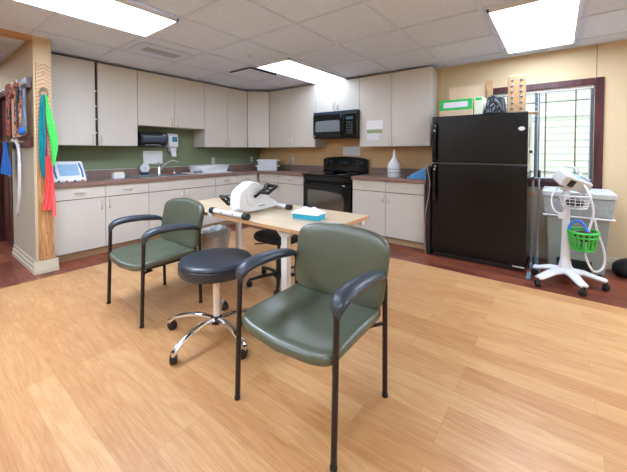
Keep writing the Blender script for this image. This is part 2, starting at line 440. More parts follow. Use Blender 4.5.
# baseboards
def baseboard(name, segs):
    m = M()
    for (x0, y0, x1, y1, nx, ny) in segs:
        for (t, h0, h1) in ((.030, 0, .045), (.022, .045, .085), (.014, .085, .13)):
            m.box(min(x0, x1) + min(0, nx * t), max(x0, x1) + max(0, nx * t), min(y0, y1) + min(0, ny * t), max(y0, y1) + max(0, ny * t), h0, h1)
    return struct(name, m, CREAM, .003)
baseboard('baseboard_left', [(-3.80, -.77, -3.80, .27, -1, 0), (-3.83, -.77, -3.625, -.77, 0, -1), ])
baseboard('baseboard_right', [(0, -4.75, 0, YN, -1, 0)])
# ceiling: tiles with exposed grid
lights = []
GX = [-.27 - .709 * k for k in range(12)]
GY = [-.99 - .699 * k for k in range(-1, 11)]
def lightcell(i, j): lights.append((GX[i], GX[i + 2], GY[j + 1], GY[j]))
m = M(); m.box(XL, .15, YN, 3.6, H + .006, H + .08); m.cur = 1
for x in GX: m.box(x - .012, x + .012, YN, 3.6, H - .002, H + .006)
for y in GY + [.41, 1.11, 1.81, 2.51]: m.box(XL, 0, y - .012, y + .012, H - .0025, H + .006)
m.box(-.025, 0, YN, 0, H - .003, H + .006); m.box(-3.65, 0, -.025, 0, H - .003, H + .006)
struct('ceiling', m, [CEIL, TBAR])
# light fixtures: seen ones first, then unseen ones added to raise brightness
fix = [(-1.688, -.27, -2.388, -1.689, 'bright rectangular ceiling light over the microwave corner'),
       (-4.524, -3.106, -2.388, -1.689, 'rectangular ceiling light at the upper left above the green chair'),
       (-1.688, -.27, -5.184, -4.485, 'rectangular ceiling light at the upper right near the window'),
       (-5.233, -3.815, -3.785, -3.085, 'added unseen ceiling light over the open floor left of the camera'),  # added fill lamp, makes up for the dimmed corner panel
       (-7.36, -5.942, -5.184, -4.485, 'added unseen ceiling light behind the camera on the left'),
       (-7.36, -5.942, -2.388, -1.689, 'added unseen ceiling light left of the opening'),
       (-1.688, -.27, -7.28, -6.58, 'added unseen ceiling light far right beyond the frame'),
       (-4.524, -3.106, -7.28, -6.58, 'added unseen ceiling light behind the camera'),
       ]
for (x0, x1, y0, y1, lab) in fix:
    t = thing('ceiling_light', lab, 'ceiling light', ((x0 + x1) / 2, (y0 + y1) / 2, H - .03), group='troffer ceiling lights')
    a, b = (x1 - x0) / 2 - .014, (y1 - y0) / 2 - .045
    m = M()
    for (p, q, r, s_) in ((-a, a, -b, -b + .016), (-a, a, b - .016, b), (-a, -a + .016, -b, b), (a - .016, a, -b, b)): m.box(p, q, r, s_, .0, .034)
    make('frame', m, WHITEM, t)
    m = M(); m.box(-a + .016, a - .016, -b + .016, b - .016, .010, .016)
    make('diffuser', m, LIGHT2 if 'microwave' in lab else LIGHT4 if 'left of the camera' in lab else LIGHT3 if 'near the window' in lab else LIGHT, t)
# added hall light, out of view, so the passage is lit
t = thing('ceiling_light', 'added unseen ceiling light inside the passage beyond the opening', 'ceiling light', (-5.0, 1.3, H - .03), group='troffer ceiling lights')
m = M()
for (p, q, r, s_) in ((-.6, .6, -.3, -.284), (-.6, .6, .284, .3), (-.6, -.584, -.3, .3), (.584, .6, -.3, .3)): m.box(p, q, r, s_, 0, .034)
make('frame', m, WHITEM, t); m = M(); m.box(-.584, .584, -.284, .284, .01, .016); make('diffuser', m, LIGHT, t)
# vent
t = thing('ceiling_vent', 'white louvred air vent in the ceiling above the left cabinets', 'vent', (-2.74, -1.29, H - .012))
m = M(); m.box(-.30, .30, -.20, .20, .004, .0125); make('frame', m, TBAR, t, .002)
m = M()
for k in range(8): m.box(-.2, .2, -.078 + k * .02, -.066 + k * .02, -.002, .006)
make('louvre', m, mat('vent_grey', (176, 186, 200), .6), t)
# ceiling diffuser near the corner light: a drop panel with dark gaps along two edges
t = thing('ceiling_diffuser', 'square drop ceiling air diffuser with a dark gap beside the corner light', 'vent', (-1.40, -1.39, H - .03))
m = M(); m.box(-.27, .27, -.235, .235, .0, .008); make('panel', m, CEIL, t, .002)
m = M(); m.box(-.255, .255, -.22, .22, .008, .034); make('neck', m, BLACKP, t)
# sprinklers
def sprinkler(x, y, lab):
    t = thing('sprinkler', lab, 'sprinkler', (x, y, H))
    m = M(); m.lathe([(.001, 0), (.032, 0), (.03, -.006), (.012, -.008), (.010, -.03), (.001, -.03)], 20); make('flange', m, WHITEM, t)
    m = M(); m.lathe([(.001, -.045), (.018, -.045), (.018, -.043), (.001, -.043)], 16); m.tube([(.008, 0, -.03), (.008, 0, -.044)], .002, 6); m.tube([(-.008, 0, -.03), (-.008, 0, -.044)], .002, 6)
    make('deflector', m, NICKEL, t)
sprinkler(-2.03, -2.03, 'small sprinkler head in the ceiling left of the middle ceiling light')
sprinkler(-1.77, -3.11, 'small white ceiling sprinkler in front of the microwave cabinets')

# ------------------------------------------------------------------ window, blind, outside
m = M()
w_out0, w_out1, zo0, zo1 = -5.401, -4.045, .845, 2.071
for (a, b, c, d) in ((w_out0, wy0, zo0, zo1), (wy1, w_out1, zo0, zo1), (wy0, wy1, wz1, zo1), (wy0, wy1, zo0, wz0)):
    m.box(-.022, 0, a, b, c, d)
m.box(-.05, .12, wy0, wy1, wz0 - .02, wz0 + .004)
win = struct('window_1', m, MAHOG, .003)
m = M(); f = .03
for (a, b, c, d) in ((wy0, wy0 + f, wz0, wz1), (wy1 - f, wy1, wz0, wz1), (wy0, wy1, wz1 - f, wz1), (wy0, wy1, wz0, wz0 + f), (-4.835, -4.785, wz0, wz1)):
    m.box(.07, .12, a, b, c, d)
make('window_frame', m, mat('grey_blue_vinyl_frame', (120, 138, 156), .4), win)
m = M()
for y in (-4.893, -5.17, -4.5, -4.3): m.box(.085, .10, y - .007, y + .007, wz0 + f, wz1 - f)
for z in (1.855, 1.02): m.box(.085, .10, wy0 + f, wy1 - f, z - .006, z + .006)
make('muntin', m, BRASS, win)
m = M(); m.box(.090, .094, wy0 + f, wy1 - f, wz0 + f, wz1 - f); make('window_pane', m, GLASS, win)
t = thing('window_blind', 'slim white mini blind hanging open inside the window', 'blind', (.035, -4.72, wz0))
m = M(); m.box(-.018, .018, -.60, .595, 1.04, 1.072); make('head_rail', m, WHITE, t, .002)
m = M()
for k in range(44): m.box(-.012, .012, -.595, .59, .05 + k * .0225, .0508 + k * .0225)
o = make('slats', m, BLINDM, t)
m = M(); m.box(-.012, .012, -.595, .59, .02, .034); make('bottom_rail', m, WHITE, t, .002)
for y in (-.57, -.1, .45):
    m = M(); m.box(-.0135, -.0125, y - .004, y + .004, .03, 1.04); m.box(.0125, .0135, y - .004, y + .004, .03, 1.04); make('ladder_cord', m, OFFW, t)
# outside
m = M(); m.box(.3, 14, -14, 6, -.35, -.3); tag(make('lawn', m, GRASS), 'strip of lawn outside the window', 'lawn', kind='stuff')
t = thing('neighbour_house', 'pale sided house wall seen outside through the window', 'house', (3.2, -5, -.3))
m = M()
for k in range(26):
    z = .1 + k * .13
    m.add([(0, -5, z), (0, 4, z), (-.0, 4, z + .13), (-.0, -5, z + .13), (-.025, -5, z), (-.025, 4, z)], [(4, 5, 2, 3), (0, 1, 5, 4)])
make('siding', m, SIDING, t)
m = M(); m.box(-.06, 0, .60, .82, .1, 3.3); make('corner_board', m, EXTW, t, .004)
m = M(); m.box(-.08, 0, -3.5, .60, 2.25, 2.5); make('trim_band', m, EXTW, t, .004)
m = M(); m.box(-.5, .3, -5, 4, 3.3, 3.45); make('eave', m, EXTW, t, .01)

# ------------------------------------------------------------------ cabinets
def pull(u, z, vertical, y):   # arched bow handle, local frame, front at y (facing -y)
    m = M(); L_ = .054
    pts = []
    for i in range(9):
        a = i / 8; s_ = (a - .5) * 2 * L_; d = .026 * math.sin(PI * a) ** .6 if 0 < a < 1 else 0
        pts.append((u, y - d, z + s_) if vertical else (u + s_, y - d, z))
    m.tube(pts, .0072, 8)
    for e in (-1, 1):
        c = (u, y, z + e * L_) if vertical else (u + e * L_, y, z)
        m.lathe([(.001, -.003), (.008, -.003), (.008, 0.001), (.001, 0.001)], 12, c, 'y')
    return m
def cabinet(name, label, loc, rz, W, D, z0, z1, doors=(), drawers=(), kick=False, body=None, group=None, ext=(0, 0)):
    t = thing(name, label, 'cabinet', (loc[0], loc[1], 0), rz, group)
    e0, e1 = ext
    m = M()
    if kick:
        a_, b_ = .001 - e0, W - .001 + e1
        m.box(a_, a_ + .018, -D, -.002, z0, z1); m.box(b_ - .018, b_, -D, -.002, z0, z1)
        m.box(a_ + .018, b_ - .018, -D, -.002, z0, z0 + .018); m.box(a_ + .018, b_ - .018, -.014, -.002, z0 + .018, z1); m.box(a_ + .018, b_ - .018, -D, -D + .018, z0 + .018, z1)
    else: m.box(.001 - e0, W - .001 + e1, -D, -.002, z0, z1)
    make('body', m, body or [CABSIDE], t, .001)
    m = M(); m.box(.006, W - .006, -D - .0012, -D, z0 + .004, z1 - .004); make('face_frame', m, CABEDGE, t)
    for (u0, u1, a, b, hu) in doors:
        m = M(); m.box(u0 + .0025, u1 - .0025, -D - .02, -D - .0012, a + .002, b - .002)
        d = make('door', m, CAB, t, .002)
        hz = (a + .085) if not kick else (b - .085)
        make('handle', pull(hu, hz, True, -D - .02), NICKEL, d)
    for dr in drawers:
        (u0, u1, a, b) = dr[:4]
        m = M(); m.box(u0 + .0025, u1 - .0025, -D - .02, -D - .0012, a + .002, b - .002)
        d = make('drawer' if len(dr) == 4 else 'panel', m, CAB, t, .002)
        if len(dr) == 4: make('handle', pull((u0 + u1) / 2, (a + b) / 2, False, -D - .02), NICKEL, d)
    if kick:
        m = M(); m.box(0 - e0, W + e1, -D + .055, -D + .075, 0, z0); make('toe_kick', m, KICK, t)
        m = M()
        for x in (.01, W - .03): m.box(x, x + .02, -D + .075, -.002, 0, z0)
        make('plinth', m, CABEDGE, t)
    return t

G = None
UZ0, UZ1, UD = 1.341, 2.404, .315
hw = .045
def up(label, x0, x1, splits, z0=UZ0, z1=UZ1, D=UD, wall='A', gap=0, skip=()):
    W = abs(x1 - x0); s_ = [abs(q - x0) for q in splits]
    b = [0] + s_ + [W]
    doors = []
    for i in range(len(b) - 1):
        left = (i == 0)
        hu = (b[i + 1] - hw if left else b[i] + hw) if len(b) > 2 else b[i] + hw
        g = gap / 2
        doors.append((b[i] + (g if i else 0), b[i + 1] - (g if i < len(b) - 2 else 0), z0, z1, hu))
    loc = (x0, 0) if wall == 'A' else (0, x0)
    return cabinet('wall_cabinet', label, loc, 0 if wall == 'A' else -PI / 2, W, D, z0, z1, doors)
t = up('tall white wall cabinet at the far left with a wide dark gap between its doors', -3.647, -2.602, [-3.10], gap=.026)
# white bumpers in the dark gap
for k, z in enumerate((1.50, 1.67, 1.84, 2.03)):
    m = M(); m.box(.536, .548, -UD - .014, -UD - .0012, z, z + .014); make('bumper', m, WHITE, t)
m = M(); m.box(.532, .562, -UD - .003, -UD - .0012, UZ0, UZ1); make('gap_shadow_panel', m, BLACKM, t)
up('short wall cabinet above the black towel dispenser', -2.600, -1.532, [-2.057], z0=1.636)
up('wall cabinet above the white dish tray', -1.530, -.618, [-1.073])
# diagonal corner wall cabinet
t = thing('wall_cabinet', 'narrow single-door diagonal wall cabinet in the corner', 'cabinet', (0, 0, 0))
P0, P1 = Vector((-.616, -.315, 0)), Vector((-.315, -.640, 0)); dd = (P1 - P0).normalized(); nn = Vector((dd.y, -dd.x, 0))
if nn.x > 0: nn = -nn
m = M(); m.prism([(-.616, -.002), (-.616, -.315), (-.315, -.640), (-.002, -.640), (-.002, -.002)][::1], UZ0, UZ1); make('body', m, CABEDGE, t)
m = M(); LN = (P1 - P0).length
a = P0 + dd * .022 + nn * .001; b = P1 - dd * .022 + nn * .001
m.prism([tuple((a)[:2]), tuple((a + nn * .018)[:2]), tuple((b + nn * .018)[:2]), tuple((b)[:2])], UZ0 + .002, UZ1 - .002)
d = make('door', m, CAB, t, .002)
m = pull(0, UZ0 + .085, True, 0); ang = math.atan2(dd.y, dd.x)
m.xf(Matrix.Translation(P0 + dd * .065 + nn * .019) @ Matrix.Rotation(ang, 4, 'Z')); make('handle', m, NICKEL, d)
up('wall cabinet between the corner cabinet and the microwave', -.642, -1.732, [-1.173], wall='B')
up('short wall cabinet directly above the microwave', -1.734, -2.578, [-2.135], z0=1.915, D=.285, wall='B')
up('tall white wall cabinet with calendar sheet taped on, beside the refrigerator', -2.580, -3.655, [-3.105], D=.285, wall='B')

BZ0, BZ1, BD = .10, .862, .59
def base(label, x0, x1, splits, drawers, wall='A', ext=(0, 0), false=False):
    W = abs(x1 - x0); s_ = [abs(q - x0) for q in splits]; b = [0] + s_ + [W]
    doors = []; dr = []
    for i in range(len(b) - 1):
        left = (i == 0)
        hu = b[i + 1] - hw if left and len(b) > 2 else b[i] + hw
        doors.append((b[i], b[i + 1], BZ0, .706, hu))
    for (u0, u1) in drawers: dr.append((abs(u0 - x0), abs(u1 - x0), .712, BZ1 - .004) + ((1,) if false else ()))
    loc = (x0, 0) if wall == 'A' else (0, x0)
    return cabinet('base_cabinet', label, loc, 0 if wall == 'A' else -PI / 2, W, BD, BZ0, BZ1, doors, dr, kick=True, ext=ext)
base('double white base cabinet left of the sink, under the therapy console', -3.640, -2.590, [-3.112], [(-3.640, -3.112), (-3.112, -2.590)])
base('white sink base cabinet with one long plain front above two doors', -2.588, -1.521, [-2.07], [(-2.588, -1.521)], false=True)
base('white corner base cabinet right of the sink with two drawers', -1.519, -.63, [-1.081], [(-1.519, -1.081), (-1.081, -.63)], ext=(0, .62))
base('white base cabinet between the corner and the range', -.66, -1.715, [-1.13], [(-.66, -1.13), (-1.13, -1.715)], wall='B', ext=(.02, 0))
base('white base cabinet with two drawers between range and refrigerator', -2.635, -3.685, [-3.157], [(-2.635, -3.157), (-3.157, -3.685)], wall='B')

# countertops
CZ0, CZ1, CD = .864, .905, .635
sx0, sx1, sy0, sy1 = -2.66, -1.93, -.56, -.13     # sink cut-out
t = thing('countertop', 'L-shaped brown speckled countertop running round the corner past the sink', 'countertop', (-1.5, 0, CZ0))
m = M()
m.box(-3.648, sx0, -CD, -.002, CZ0, CZ1); m.box(sx0, sx1, -CD, sy0, CZ0, CZ1); m.box(sx0, sx1, sy1, -.002, CZ0, CZ1)
m.box(sx1, -.002, -CD, -.002, CZ0, CZ1); m.box(-CD, -.002, -CD, -1.718, CZ0, CZ1)
make('slab', m, COUNTER, t, 0, True)
m = M(); m.box(-3.648, -CD - .004, -CD - .006, -CD, CZ0 - .002, CZ1 + .001); m.box(-CD - .006, -CD, -CD - .006, -1.718, CZ0 - .002, CZ1 + .001); make('edge_band', m, COUNTEREDGE, t, .002, True)
m = M(); m.box(-3.648, -.002, -.022, -.002, CZ1, 1.010); m.box(-.022, -.002, -.022, -1.718, CZ1, 1.010); make('backsplash', m, COUNTER, t, .002, True)
m = M(); m.box(-3.648, -.002, -.024, -.002, 1.010, 1.018); m.box(-.024, -.002, -.022, -1.718, 1.010, 1.016); make('caulk_strip', m, mat('pale_caulk', (190, 192, 184), .6), t, 0, True)
t = thing('countertop', 'short brown countertop between the range and the refrigerator', 'countertop', (-.3, -3.2, CZ0))
m = M(); m.box(-CD, -.002, -2.632, -3.72, CZ0, CZ1); make('slab', m, COUNTER, t, 0, True)
m = M(); m.box(-CD - .006, -CD, -2.632, -3.72, CZ0 - .002, CZ1 + .001); make('edge_band', m, COUNTEREDGE, t, .002, True)
m = M(); m.box(-.022, -.002, -2.632, -3.72, CZ1, 1.010); make('backsplash', m, COUNTER, t, .002, True)

# sink
t = thing('sink', 'stainless sink set into the left countertop', 'sink', (-2.3, -.34, CZ1))
m = M()
for (x0, x1, y0, y1) in ((sx0 - .02, sx1 + .02, sy0 - .02, sy0 + .02), (sx0 - .02, sx1 + .02, sy1 - .06, sy1 + .02), (sx0 - .02, sx0 + .02, sy0, sy1), (sx1 - .02, sx1 + .02, sy0, sy1), (-2.31, -2.27, sy0, sy1)):
    m.box(x0, x1, y0, y1, CZ1 + .0005, CZ1 + .008)
make('rim', m, STEEL, t, .003, True)
for (x0, x1) in ((sx0 + .02, -2.31), (-2.27, sx1 - .02)):
    m = M(); y0, y1 = sy0 + .02, sy1 - .06; zb = .74
    m.box(x0, x1, y0, y1, zb - .004, zb); m.box(x0 - .003, x0, y0, y1, zb, CZ1); m.box(x1, x1 + .003, y0, y1, zb, CZ1); m.box(x0, x1, y0 - .003, y0, zb, CZ1); m.box(x0, x1, y1, y1 + .003, zb, CZ1)
    make('basin', m, STEEL, t, 0, True)
t = thing('faucet', 'chrome gooseneck faucet behind the sink', 'faucet', (-2.22, -.16, CZ1 + .008))
m = M(); m.lathe([(.001, 0), (.03, 0), (.03, .02), (.02, .035), (.017, .11), (.012, .12), (.001, .12)], 20); make('body', m, CHROME, t)
m = M(); m.tube(smooth([(0, 0, .03), (.03, -.01, .10), (.09, -.03, .17), (.17, -.05, .215), (.25, -.07, .20), (.29, -.08, .155)], 2), .014, 10); make('spout', m, STEEL, t)
m = M(); m.tube([(0, 0, .12), (-.005, -.0, .17)], .008, 8); m.ball((-.006, 0, .178), .013); make('lever', m, CHROME, t)
t = thing('soap_pump', 'small chrome sprayer beside the faucet', 'sprayer', (-1.98, -.16, CZ1 + .008))
m = M(); m.lathe([(.001, 0), (.022, 0), (.02, .02), (.012, .03), (.014, .07), (.001, .08)], 16); make('nozzle', m, CHROME, t)
tag(make('sponge', M().box(-2.09, -2.00, -.20, -.15, CZ1 + .0085, CZ1 + .028), RED, bevel=.006), 'red sponge lying at the back of the sink beside the faucet', 'sponge')
t = thing('sink_strainer', 'dark round drain plug on the counter left of the sink', 'strainer', (-2.77, -.30, CZ1))
m = M(); m.lathe([(.001, 0), (.035, 0), (.04, .01), (.02, .018), (.012, .035), (.001, .038)], 20); make('plug', m, STEEL, t)

# towel dispenser
t = thing('towel_dispenser', 'glossy black paper towel dispenser on the green wall', 'dispenser', (-2.30, -.001, 1.335))
m = M(); pr_ = [(0, 0), (-.16, 0.02), (-.20, .06), (-.20, .17), (-.17, .225), (0, .235)]
m.prism([(y, z) for y, z in pr_], -.20, .195, 'x'); make('housing', m, BLACKP, t, .012)
m = M(); m.prism([(-.202, .075), (-.206, .085), (-.206, .16), (-.202, .17)], -.165, .165, 'x'); make('window', m, mat('smoky_plastic', (70, 84, 98), .15), t, .001)
m = M(); m.box(-.13, .10, -.195, -.15, .012, .035); make('towel_slot', m, CHROME, t, .003)
m = M(); m.box(.12, .17, -.207, -.2, .178, .19); make('badge', m, OFFW, t)
# soap dispenser
t = thing('soap_dispenser', 'white wall soap dispenser right of the towel dispenser', 'dispenser', (-1.96, -.001, 1.32))
m = M(); m.prism([(0, 0), (-.09, 0), (-.115, .03), (-.115, .19), (-.09, .235), (0, .24)], -.085, .085, 'x'); make('housing', m, WHITE, t, .014)
m = M(); m.box(-.02, .06, -.118, -.1155, .1, .18); make('blue_label', m, mat('blue_teal_label', (40, 130, 160), .4), t)
m = M(); m.box(-.04, .045, -.12, -.02, -.05, 0.0); m.prism([(-.04, -.05), (-.1, -.13), (-.135, -.14), (-.12, -.05)], -.03, .04, 'x'); make('drip_nozzle', m, WHITE, t, .006)
# notices and plates
t = tag(make('notice_sheet', M().box(-2.384, -2.085, -.004, -.001, 1.075, 1.275), PAPER), 'white printed sheet on the green wall under the towel dispenser', 'paper')
tag(make('notice_sheet', M().box(-.004, -.001, -2.087, -2.42, 1.195, 1.345), PAPERG), 'pale grey printed sheet on the tan wall behind the range', 'paper')
def outlet(x, y, z, ry, lab):
    t = thing('wall_outlet', lab, 'outlet', (x, y, z), ry)
    m = M(); m.box(-.038, .038, -.007, -.001, -.06, .06); make('plate', m, OFFW, t, .002)
    for s_ in (-.022, .022):
        m = M(); m.box(-.014, .014, -.009, -.007, s_ - .014, s_ + .014); make('socket', m, WHITE, t, .002)
outlet(-1.145, 0, 1.10, 0, 'white wall outlet above the dish tray')
outlet(-.22, 0, 1.10, 0, 'white wall outlet near the corner above the stacked tubs')
outlet(0, -.945, 1.10, -PI / 2, 'white wall outlet with a black cord on the tan wall')
m = M(); m.tube(smooth([(-.012, -.945, 1.08), (-.05, -.93, 1.06), (-.06, -.90, .98), (-.10, -.86, .93), (-.16, -.80, .912)], 2), .004, 6)
tag(make('power_cord', m, BLACKP), 'black cord hanging from the outlet on the tan wall', 'cord')
tag(make('black_tray', M().box(-.32, -.1, -.62, -.98, CZ1, CZ1 + .018), BLACKP, bevel=.006), 'flat black tray on the counter right of the stacked tubs', 'tray')

# therapy console
t = thing('therapy_console', 'white and blue electrotherapy console on the left end of the counter', 'medical device', (-3.44, -.36, CZ1))
m = M(); m.prism([(-.20, .0), (-.215, .03), (-.06, .235), (-.02, .245), (.17, .235), (.18, 0)], -.17, .15, 'x'); make('housing', m, WHITE, t, .014)
T = Matrix.Translation((0, -.135, .137)) @ Matrix.Rotation(math.atan2(.205, .155), 4, 'X')
m = M(); m.box(-.10, .09, -.07, .09, .001, .006, T); make('screen', m, SCREEN, t)
for s_ in (-1, 1):
    m = M(); m.tube([T @ Vector((-.01 + s_ * .125, -.10, .003)), T @ Vector((-.01 + s_ * .13, .0, .004)), T @ Vector((-.01 + s_ * .118, .10, .003))], .009, 8); make('blue_stripe', m, mat('device_blue', (40, 110, 180), .4), t)
for k in range(4):
    m = M(); m.lathe([(.001, 0), (.011, 0), (.011, -.008), (.001, -.008)], 14, (-.12 + k * .075, -.211, .022), 'y'); make('knob', m, RED if k % 2 else BLACKP, t)
m = M(); m.lathe([(.001, 0), (.028, 0), (.028, .03), (.001, .03)], 16, (.19, .06, .05)); m.box(.15, .20, -.02, .1, .02, .05); m.lathe([(.001, 0), (.02, 0), (.024, .03), (.001, .04)], 16, (.19, -.02, .05)); make('applicator_holder', m, GREYC, t, .003)
# card box, bottle
t = thing('business_card_stand', 'small white box with leaflets on the left counter', 'box', (-2.86, -.34, CZ1))
m = M(); m.box(-.07, .065, -.035, .035, 0, .07); make('box', m, WHITE, t, .003)
m = M(); m.box(-.06, .055, -.030, .0, .07, .088); make('leaflets', m, mat('cream_cards', (222, 216, 180), .6), t, .002)
t = thing('timer', 'round white dial on a blue base behind the sink', 'timer', (-2.395, -.068, CZ1))
m = M(); m.box(-.045, .045, -.035, .035, 0, .05); make('base', m, mat('navy_base', (24, 60, 100), .4), t, .01)
T = Matrix.Rotation(math.radians(90), 4, 'X')
m = M(); m.lathe([(.001, .02), (.065, .02), (.07, .01), (.07, -.015), (.001, -.015)], 28, (0, 0, .11), 'y'); make('dial', m, WHITE, t)
m = M(); m.box(-.003, .003, -.018, -.016, .095, .13); m.box(0, .025, -.018, -.016, .093, .098); make('pointer', m, BLUEP, t)

# dish tray
t = thing('dish_drainer', 'white plastic dish drainer on its board right of the sink', 'dish rack', (-1.46, -.33, CZ1))
m = M(); m.box(-.36, .33, -.22, .22, .0005, .014); make('drain_board', m, WHITE, t, .005)
m = M(); a0 = (-.23, .23, -.17, .17); b0 = (-.27, .27, -.20, .20)
m.taper(a0, b0, .016, .13, caps=False)
m.add([(b0[0], b0[2], .13), (b0[1], b0[2], .13), (b0[1], b0[3], .13), (b0[0], b0[3], .13), (b0[0] + .02, b0[2] + .02, .13), (b0[1] - .02, b0[2] + .02, .13), (b0[1] - .02, b0[3] - .02, .13), (b0[0] + .02, b0[3] - .02, .13)], [(0, 1, 5, 4), (1, 2, 6, 5), (2, 3, 7, 6), (3, 0, 4, 7)])
o = make('tub', m, WHITE, t); md = o.modifiers.new('s', 'SOLIDIFY'); md.thickness = .006
for k in range(7):
    m = M(); m.tube([(-.2 + k * .065, -.12, .02), (-.2 + k * .065, -.12, .125), (-.2 + k * .065, .12, .125), (-.2 + k * .065, .12, .02)], .003, 6); make('divider', m, WHITEM, t)
m = M(); m.box(-.35, -.24, -.2, -.1, .0145, .05); make('utensil_cup', m, GREYC, t, .01)

# stacked tubs
z = CZ1 + .0005
for k, (h, s_) in enumerate(((.085, 1), (.085, .96))):
    t = thing('storage_tub', ['white lidded tub on the counter in the corner, under another', 'white lidded tub stacked on top in the corner'][k], 'tub', (-.36, -.62 - .01 * k, z), math.radians(-52), group='stacked tubs in the corner')
    m = M(); m.taper((-.178 * s_, .178 * s_, -.12, .12), (-.185 * s_, .185 * s_, -.127, .127), 0, h); make('tub', m, mat('tub_white', (214, 222, 228), .35), t, .008)
    m = M(); m.box(-.20 * s_, .20 * s_, -.135, .135, h, h + .018); m.box(-.23 * s_, -.195 * s_, -.05, .05, h - .01, h + .012); m.box(.195 * s_, .23 * s_, -.05, .05, h - .01, h + .012); make('lid', m, WHITE, t, .006)
    z += h + .0185

# ------------------------------------------------------------------ range and microwave (local frame of wall B: x right, y toward wall)
t = thing('range', 'black electric range with oven between the base cabinets', 'stove', (0, -1.722, 0), -PI / 2)
W = .908
m = M(); m.box(.004, W - .004, -.60, -.03, .02, .885); make('body', m, BLACKAP, t, .003)
m = M(); m.box(0.0, W, -.665, -.03, .885, .912); make('cooktop', m, BLACKG, t, .006)
m = M(); m.box(.015, W - .015, -.655, -.602, .20, .79); d = make('oven_door', m, BLACKG, t, .008)
pts = [(.10, .34), (.10, .655), (.14, .68), (W / 2, .70), (W - .16, .68), (W - .12, .62), (W - .14, .42), (W - .2, .34)]
pts = [(.11, .30), (W - .13, .30), (W - .11, .56), (W - .16, .625), (W / 2, .655), (.13, .66), (.11, .64)]
m = M(); m.prism([(x, z_) for x, z_ in pts], -.657, -.654, 'y'); make('oven_window', m, DGLASS, d)
m = M(); m.tube(smooth([(.05, -.655, .755), (.06, -.70, .757), (W / 2, -.705, .757), (W - .06, -.70, .757), (W - .05, -.655, .755)], 2), .012, 10); make('handle', m, BLACKG, d)
m = M(); m.box(.01, W - .01, -.64, -.602, .80, .88); make('control_apron', m, BLACKG, t, .005)
m = M(); m.box(.015, W - .015, -.65, -.602, .06, .19); make('storage_drawer', m, BLACKG, t, .006)
poly = [(.03, .914)] + [(.03 + (W - .06) * i / 16, 1.135 + .045 * math.sin(PI * (i / 16)) ** .5) for i in range(17)] + [(W - .03, .914)]
m = M(); m.prism(poly, -.115, -.03, 'y'); bg = make('backguard', m, BLACKG, t, .012)
for k, u in enumerate((.10, .19, W - .19, W - .10)):
    m = M(); m.lathe([(.001, 0), (.027, 0), (.022, -.025), (.001, -.025)], 20, (u, -.1155, 1.085), 'y'); m.box(u - .003, u + .003, -.144, -.138, 1.085, 1.107); make('knob', m, BLACKP, bg)
    m = M()
    for a in range(12):
        c, s_ = math.cos(a * PI / 6), math.sin(a * PI / 6); m.box(u + c * .034 - .002, u + c * .034 + .002, -.1165, -.1155, 1.085 + s_ * .034 - .002, 1.085 + s_ * .034 + .002)
    make('dial_marks', m, OFFW, bg)
m = M(); m.box(W / 2 - .11, W / 2 + .11, -.118, -.1155, 1.06, 1.11); make('display', m, mat('clock_display', (36, 40, 44), .15), bg, .002)
for k, (u, y, r) in enumerate(((.23, -.5, .1), (.68, -.5, .08), (.23, -.23, .08), (.68, -.23, .1))):
    m = M(); m.lathe([(r - .004, 0), (r, 0), (r, .0012), (r - .004, .0012)], 36, (u, y, .912)); make('burner_ring', m, mat('burner_grey', (80, 80, 82), .3), t)

t = thing('microwave', 'black over-the-range microwave under the short wall cabinet', 'microwave', (0, -1.746, 1.475), -PI / 2)
W = .828; Hm = .436
m = M(); m.box(0, W, -.37, -.004, 0, Hm); make('body', m, BLACKP, t, .006)
m = M(); m.box(.0, .60, -.40, -.3705, .012, Hm - .05); d = make('door', m, BLACKG, t, .008)
poly = [(.05, .11), (.05, .27), (.08, .29), (.5, .29), (.53, .27), (.53, .11)]
m = M(); m.prism(poly, -.403, -.400, 'y'); make('door_window', m, mat('grey_mw_window', (112, 120, 124), .25, var=.1), d, .002)
m = M(); m.tube(smooth([(.575, -.40, .06), (.575, -.44, .08), (.575, -.45, .2), (.575, -.44, .34), (.575, -.40, .36)], 2), .012, 10); make('handle', m, CHROME if False else BLACKG, d)
m = M(); m.box(.605, W, -.40, -.3705, .012, Hm - .05); cp = make('control_panel', m, BLACKG, t, .006)
m = M(); m.box(.65, .77, -.4025, -.4005, .29, .335); make('display', m, mat('mw_display', (70, 100, 110), .2), cp)
for r in range(5):
    for c in range(3):
        m = M(); m.box(.655 + c * .04, .683 + c * .04, -.4025, -.4005, .07 + r * .04, .095 + r * .04); make('button', m, mat('mw_button', (58, 66, 74), .4), cp)
m = M(); m.box(0, W, -.395, -.371, Hm - .045, Hm); make('vent_grille', m, mat('mw_grille', (40, 56, 70), .3), t, .004)
m = M(); m.lathe([(.001, 0), (.011, 0), (.011, -.002), (.001, -.002)], 16, (.035, -.4005, .045), 'y'); make('badge', m, OFFW, d)

# calendar sheets on the tall cabinet
t = thing('calendar', 'white calendar sheet with green band taped on the tall cabinet door', 'calendar', (-.3055, -2.835, 1.44), -PI / 2)
m = M(); m.box(-.135, .135, -.003, 0, .10, .29); make('page', m, PAPER, t)
m = M(); m.box(-.125, .13, -.0045, -.003, .10, .155); make('green_band', m, mat('dull_green_print', (150, 165, 125), .6), t)
m = M(); m.box(-.13, .08, -.003, 0, .0, .097); make('lower_page', m, PAPERG, t)

